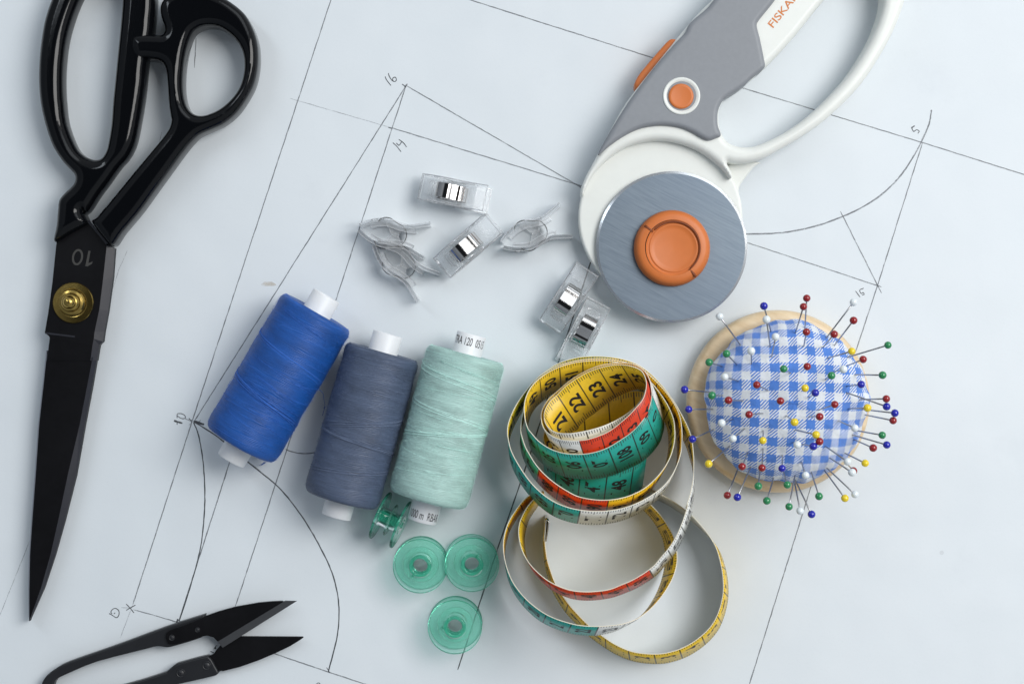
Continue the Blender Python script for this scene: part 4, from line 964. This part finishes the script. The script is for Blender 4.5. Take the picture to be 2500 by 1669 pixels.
def ribbon(Qp, anchors, sub=6):
    P = catmull([np.array(q) for q in Qp], sub, False)
    top = []; bot = []; pix = []
    for q in P:
        d = np.array([q[2], q[3]])
        wmm = min(np.linalg.norm(d)*PX, WT*.93); zb = q[4]
        for _ in range(3):
            zt = zb+math.sqrt(max(WT**2-wmm**2, 1)); a = W(q[0], q[1], zt); b = W(q[0]+q[2], q[1]+q[3], zb)
            wmm = min(math.hypot(a.x-b.x, a.y-b.y), WT*.97)
        b = a+(b-a).normalized()*WT if (b-a).length > .1 else b
        top.append(a); bot.append(b); pix.append((q[0], q[1]))
    s = [0]
    for i in range(1, len(P)):
        s.append(s[-1]+((top[i]+bot[i])/2-(top[i-1]+bot[i-1])/2).length)
    # calibrate the printed scale at anchored lines
    an = []
    i0 = 0
    for (px, py, u, lo, hi) in anchors:
        best = min(range(int(lo*sub), int(hi*sub)), key=lambda i: (pix[i][0]-px)**2+(pix[i][1]-py)**2)
        an.append((s[best], u))
    s = np.array(s)
    if an:
        A = np.array(an); u = np.interp(s, A[:, 0], A[:, 1])
        u = np.where(s < A[0, 0], A[0, 1]+(s-A[0, 0]), u); u = np.where(s > A[-1, 0], A[-1, 1]+(s-A[-1, 0]), u)
    else: u = s
    return top, bot, u, pix
def build_ribbon(mb, uvl, top, bot, u, inner_idx, outer_fun, txt_in=True, txt_out=True, vin=lambda n: n, vout=lambda n: 150-n, skip=()):
    n = len(top); nr = []
    for i in range(n):
        t = ((top[min(i+1, n-1)]+bot[min(i+1, n-1)])-(top[max(i-1, 0)]+bot[max(i-1, 0)])).normalized(); w = (bot[i]-top[i]).normalized()
        nr.append(t.cross(w).normalized())     # clockwise travel: this points outwards or inwards, checked below
    h = TT/2
    base = len(mb.v)
    vs = []
    for i in range(n): vs += [top[i]+nr[i]*h, bot[i]+nr[i]*h, top[i]-nr[i]*h, bot[i]-nr[i]*h]
    fs = []; ms = []; us = []
    for i in range(n-1):
        a = 4*i; b = a+4
        um = (u[i]+u[i+1])/2
        fs.append((a, b, b+1, a+1)); ms.append(outer_fun(um) if SIDE > 0 else inner_idx); us.append([(u[i], 0), (u[i+1], 0), (u[i+1], WT), (u[i], WT)])
        fs.append((a+2, a+3, b+3, b+2)); ms.append(inner_idx if SIDE > 0 else outer_fun(um)); us.append([(u[i], 0), (u[i], WT), (u[i+1], WT), (u[i+1], 0)])
        fs.append((a, a+2, b+2, b)); ms.append(4); us.append([(0, 0)]*4)
        fs.append((a+1, b+1, b+3, a+3)); ms.append(4); us.append([(0, 0)]*4)
    mb.add(vs, fs, ms); uvl += us
    # printed figures
    def at(uu, vv, side):
        i = int(np.clip(np.searchsorted(u, uu)-1, 0, n-2)); t = (uu-u[i])/max(u[i+1]-u[i], 1e-6)
        T = top[i].lerp(top[i+1], t); B = bot[i].lerp(bot[i+1], t); nn = nr[i].lerp(nr[i+1], t).normalized()
        return T.lerp(B, vv/WT)+nn*side*(h+.035)
    for k in range(int(u[0]//10)+1, int(u[-1]//10)-1):
        for outer in (True, False):
            if outer and not txt_out or (not outer and not txt_in): continue
            num = vout(k) if outer else vin(k)
            if num < 1 or num > 150: continue
            st = str(num); cxx = .70 if len(st) > 2 else .98
            tv, tf = text2d(st, 7.7, .30, cxx)
            # the figure sits just before its line, reading up the tape
            side = (1 if outer else -1)*SIDE
            cu = k*10+(5.0 if outer else -5.0)
            pts = []
            if cu-4 < u[0] or cu+4 > u[-1]: continue
            for x, y in tv:
                # glyph up -> towards smaller printed numbers; baseline -> bottom edge to top edge
                uu = cu+(y if outer else -y); vv = WT/2-x
                pts.append(at(uu, vv, side))
            mb.add(pts, tf, 5); uvl.extend([[(0, 0)]*len(q) for q in tf])
SIDE = 1
nq = len(Q)
def findq(px, py, lo, hi): pass
A = lambda Z, x, y: Z(x, y)
anch = []
def addanc(Z, x, y, u, lo, hi): q = Z(x, y); anch.append((q[0], q[1], u, lo, hi))
addanc(Z2, 545, 420, 210, 7, 16); addanc(Z2, 700, 287, 220, 8, 18); addanc(Z2, 890, 197, 230, 10, 18); addanc(Z2, 1075, 170, 240, 12, 20)
addanc(Z2, 725, 803, 300, 22, 30)
addanc(T1, 1690, 760, 410, 41, 50); addanc(T2, 1510, 20, 420, 43, 50); addanc(T2, 1240, 215, 430, 45, 52); addanc(T2, 940, 275, 440, 48, 54); addanc(T2, 650, 240, 450, 49, 56)
addanc(T1, 460, 345, 490, 58, 68); addanc(T1, 685, 212, 500, 60, 70); addanc(T1, 950, 150, 510, 62, 72)
addanc(T2, 1530, 850, 780, 120, 150); addanc(T2, 1245, 922, 790, 120, 150); addanc(T2, 930, 915, 800, 120, 150); addanc(T2, 628, 822, 810, 120, 150); addanc(T2, 370, 615, 820, 120, 150)
top, bot, u, pix = ribbon(Q, anch)
def near_u(Z, x, y, lo, hi):
    q = Z(x, y); b = min(range(int(lo*6), min(int(hi*6), len(pix))), key=lambda i: (pix[i][0]-q[0])**2+(pix[i][1]-q[1])**2); return u[b]
r10 = lambda x: round(x/10)*10
# orientation check on the first front point: outward normal must point to the bottom of the picture
i = 28*6; t_ = (top[i+1]-top[i-1]); w_ = bot[i]-top[i]
SIDE = 1 if t_.cross(w_).y < 0 else -1
nQ = len(Q)
uW = r10(near_u(T4, 355, 655, nQ-30, nQ-8)); topR, botR, uRR, pixR = ribbon(QR, []); uRR = uRR+u[-1]+120
qR_ = T3(1045, 1246); uR = r10(uRR[min(range(len(pixR)), key=lambda i: (pixR[i][0]-qR_[0])**2+(pixR[i][1]-qR_[1])**2)]); uF2 = r10(near_u(T2, 1310, 790, 80, 105))
print('TAPE', nQ, u[0], u[-1], 'W', uW, 'R', uR, 'F2', uF2, 'side', SIDE, [near_u(T2, 1250, 921, 120, 150)])
YE, TE, WH, RE = 0, 1, 2, 3
def outer_fun(uu):
    for lim, c_ in ((100, TE), (200, WH), (300, RE), (400, WH), (500, TE), (600 if uF2 > 600 else uF2, YE), (uF2+30+0, RE), (700, TE), (800, WH), (900, TE), (uW, WH), (uW+100, RE), (uR-90, YE), (uR, WH)):
        if uu < lim: return c_
    return TE
mb = MB(); uvl = []
build_ribbon(mb, uvl, top, bot, u, YE, outer_fun)
build_ribbon(mb, uvl, topR, botR, uRR, YE, outer_fun)
# the inner end: a short upright loop in the middle of the roll
Q4 = [(1580, 1103, -12, 84, 8), (1562, 1128, -12, 84, 8), (1530, 1143, -12, 84, 8), (1490, 1151, -11, 84, 8), (1450, 1151, -10, 84, 8), (1410, 1143, -8, 84, 7), (1370, 1125, -4, 86, 5), (1340, 1100, 0, 88, 4), (1327, 1072, 2, 92, 2),
      (1333, 1047, 4, 96, 1), (1356, 1020, 6, 104, .5), (1390, 1000, 8, 108, .4), (1430, 985, 8, 110, .4), (1471, 972, 9, 112, .4), (1515, 960, 9, 112, .4), (1556, 954, 8, 110, .5), (1588, 964, 4, 104, 1)]
t4, b4_, u4, p4 = ribbon(Q4[::1], [])
# place 147 / 148 lines of the outer face
q147 = T2(1232, 560); bi = min(range(len(p4)), key=lambda i: (p4[i][0]-q147[0])**2+(p4[i][1]-q147[1])**2*.1 + (0 if p4[i][1] > 1100 else 1e6))
u4 = u4-u4[bi]+30; print('u4', u4[0], u4[-1])
ok = [i for i in range(len(u4)) if True]
build_ribbon(mb, uvl, t4, b4_, u4, YE, lambda uu: TE, vin=lambda k: k+10, vout=lambda k: 150-k)
# the outer end, turned over so that its yellow face looks outwards
Q3 = []
def seg3(Z, s, rows):
    for x, y, dx, dy, zb in rows: q = Z(x, y); Q3.append((q[0], q[1], dx/s, dy/s, zb))
seg3(T4, 3.563, [(250, -60, -20, 50, .2), (330, -20, -20, 50, .2), (400, 20, -20, 48, .2), (500, 75, -18, 46, .2), (620, 160, -16, 42, .2), (690, 222, -12, 36, .2), (775, 318, 2, 30, .2), (840, 405, 16, 26, .2), (890, 502, 28, 24, .2), (928, 640, 38, 28, .2), (945, 760, 42, 36, .2), (945, 880, 42, 46, .2), (920, 1000, 40, 58, .2), (872, 1118, 38, 66, .2), (800, 1212, 34, 72, .2), (700, 1295, 30, 76, .2), (600, 1352, 28, 78, .2), (500, 1388, 26, 80, .2), (390, 1408, 22, 82, .2), (250, 1404, 18, 82, .2), (130, 1380, 14, 82, .2), (0, 1322, 8, 84, .2)])
seg3(T3, 4.48, [(1100, 1335, 0, 106, .2), (970, 1232, -8, 106, .2), (860, 1122, -16, 102, .2), (760, 1012, -28, 92, .2), (680, 900, -38, 76, .2), (605, 770, -40, 60, .2), (560, 650, -36, 44, .2), (522, 525, -30, 28, .2), (503, 410, -24, 16, .2), (494, 300, -20, 6, .2), (498, 200, -18, 4, .2), (506, 110, -16, 4, .2)])
t3, b3_, u3, p3 = ribbon(Q3, [])
qa = T4(348, 1412); bi = min(range(len(p3)), key=lambda i: (p3[i][0]-qa[0])**2+(p3[i][1]-qa[1])**2)
u3 = u3-u3[bi]+1380
mb3 = mb
build_ribbon(mb3, uvl, t3, b3_, u3, 4, lambda uu: YE, vin=lambda k: 150-k, vout=lambda k: 150-k, txt_in=False)
mk('tape_ribbon', mb.v, mb.f, ['t_yellow', 't_teal', 't_white', 't_red', 'tapeedge', 'ink'], tm, True, mb.mi, uvl)
# metal tip, folded over the end
pth = catmull([W(*ZT_, 9.5) for ZT_ in (T3(478, 282), T3(486, 180), T3(498, 80), T3(507, 58), T3(520, 60), T3(530, 80), T3(518, 180), T3(500, 282))], 5, False)
vs = []; fs = []; n = len(pth)
for i, p in enumerate(pth):
    a = pth[max(i-1, 0)]; b = pth[min(i+1, n-1)]; d = (b-a); d = d/np.linalg.norm(d); nn = (-d[1], d[0])
    for (o_, z) in ((-.2, .3), (.2, .3), (.2, 19.6), (-.2, 19.6)): vs.append((p[0]+nn[0]*o_, p[1]+nn[1]*o_, z))
    if i:
        k = 4*i
        for j in range(4): fs.append((k-4+j, k-4+(j+1) % 4, k+(j+1) % 4, k+j))
mk('metal_tip', vs, fs, 'nickel', tm)

# ------------------------------------------------------------------ light, world, camera
sc = bpy.context.scene
w = bpy.data.worlds.new('World'); sc.world = w; w.use_nodes = True
t = w.node_tree; t.nodes.clear()
out = t.nodes.new('ShaderNodeOutputWorld'); bg = t.nodes.new('ShaderNodeBackground'); t.links.new(bg.outputs[0], out.inputs[0])
tc = t.nodes.new('ShaderNodeTexCoord'); sp = t.nodes.new('ShaderNodeSeparateXYZ'); t.links.new(tc.outputs['Generated'], sp.inputs[0])
# room: ceiling dim, walls lighter towards the window side
side = ramp(t, math_n(t, 'ADD', sp.outputs[0], math_n(t, 'MULTIPLY', sp.outputs[1], .45)), -1.0, 1.1)
zen = ramp(t, sp.outputs[2], .90, .95)
c_ = mixc(t, side, (.40, .46, .54), (1.15, 1.2, 1.25))
c_ = mixc(t, zen, c_, (.03, .034, .04))
vd = t.nodes.new('ShaderNodeVectorMath'); vd.operation = 'DOT_PRODUCT'; t.links.new(tc.outputs['Generated'], vd.inputs[0])
vd.inputs[1].default_value = Vector((.36, .60, .70)).normalized()
c_ = mixc(t, ramp(t, vd.outputs['Value'], .955, .965), c_, (4.2, 4.5, 4.8))  # bright patch added to put white bands on the clip springs
t.links.new(c_, bg.inputs[0]); bg.inputs[1].default_value = .45
def area(name, loc, tgt, sx, sy, power, col):
    l = bpy.data.lights.new(name, 'AREA'); l.shape = 'RECTANGLE'; l.size = sx; l.size_y = sy; l.energy = power; l.color = col
    o = bpy.data.objects.new(name, l); C.objects.link(o); o.location = loc
    o.rotation_euler = (Vector(tgt)-Vector(loc)).to_track_quat('-Z', 'Y').to_euler(); return o
area('window_light', (.60, .24, .86), (0.06, -.04, 0), .50, .62, 8.0, (1.0, .985, .965))
area('window_light', (-.5, .42, .6), (-.1, 0, 0), .08, .5, .8, (.84, .92, 1.0))
cam = bpy.data.cameras.new('camera'); co = bpy.data.objects.new('camera', cam); C.objects.link(co)
co.location = (0, 0, H*.001); co.rotation_euler = (0, 0, 0)
cam.sensor_width = 36; cam.lens = 36*H/(2500*PX); cam.clip_start = .01; cam.clip_end = 20
sc.camera = co
sc.view_settings.view_transform = 'Standard'; sc.view_settings.look = 'None'; sc.view_settings.gamma = 1; sc.view_settings.exposure = 0.08
sc.view_settings.use_curve_mapping = False
sc.render.engine = 'CYCLES'
sc.cycles.transparent_max_bounces = 24; sc.cycles.max_bounces = 12; sc.cycles.transmission_bounces = 8
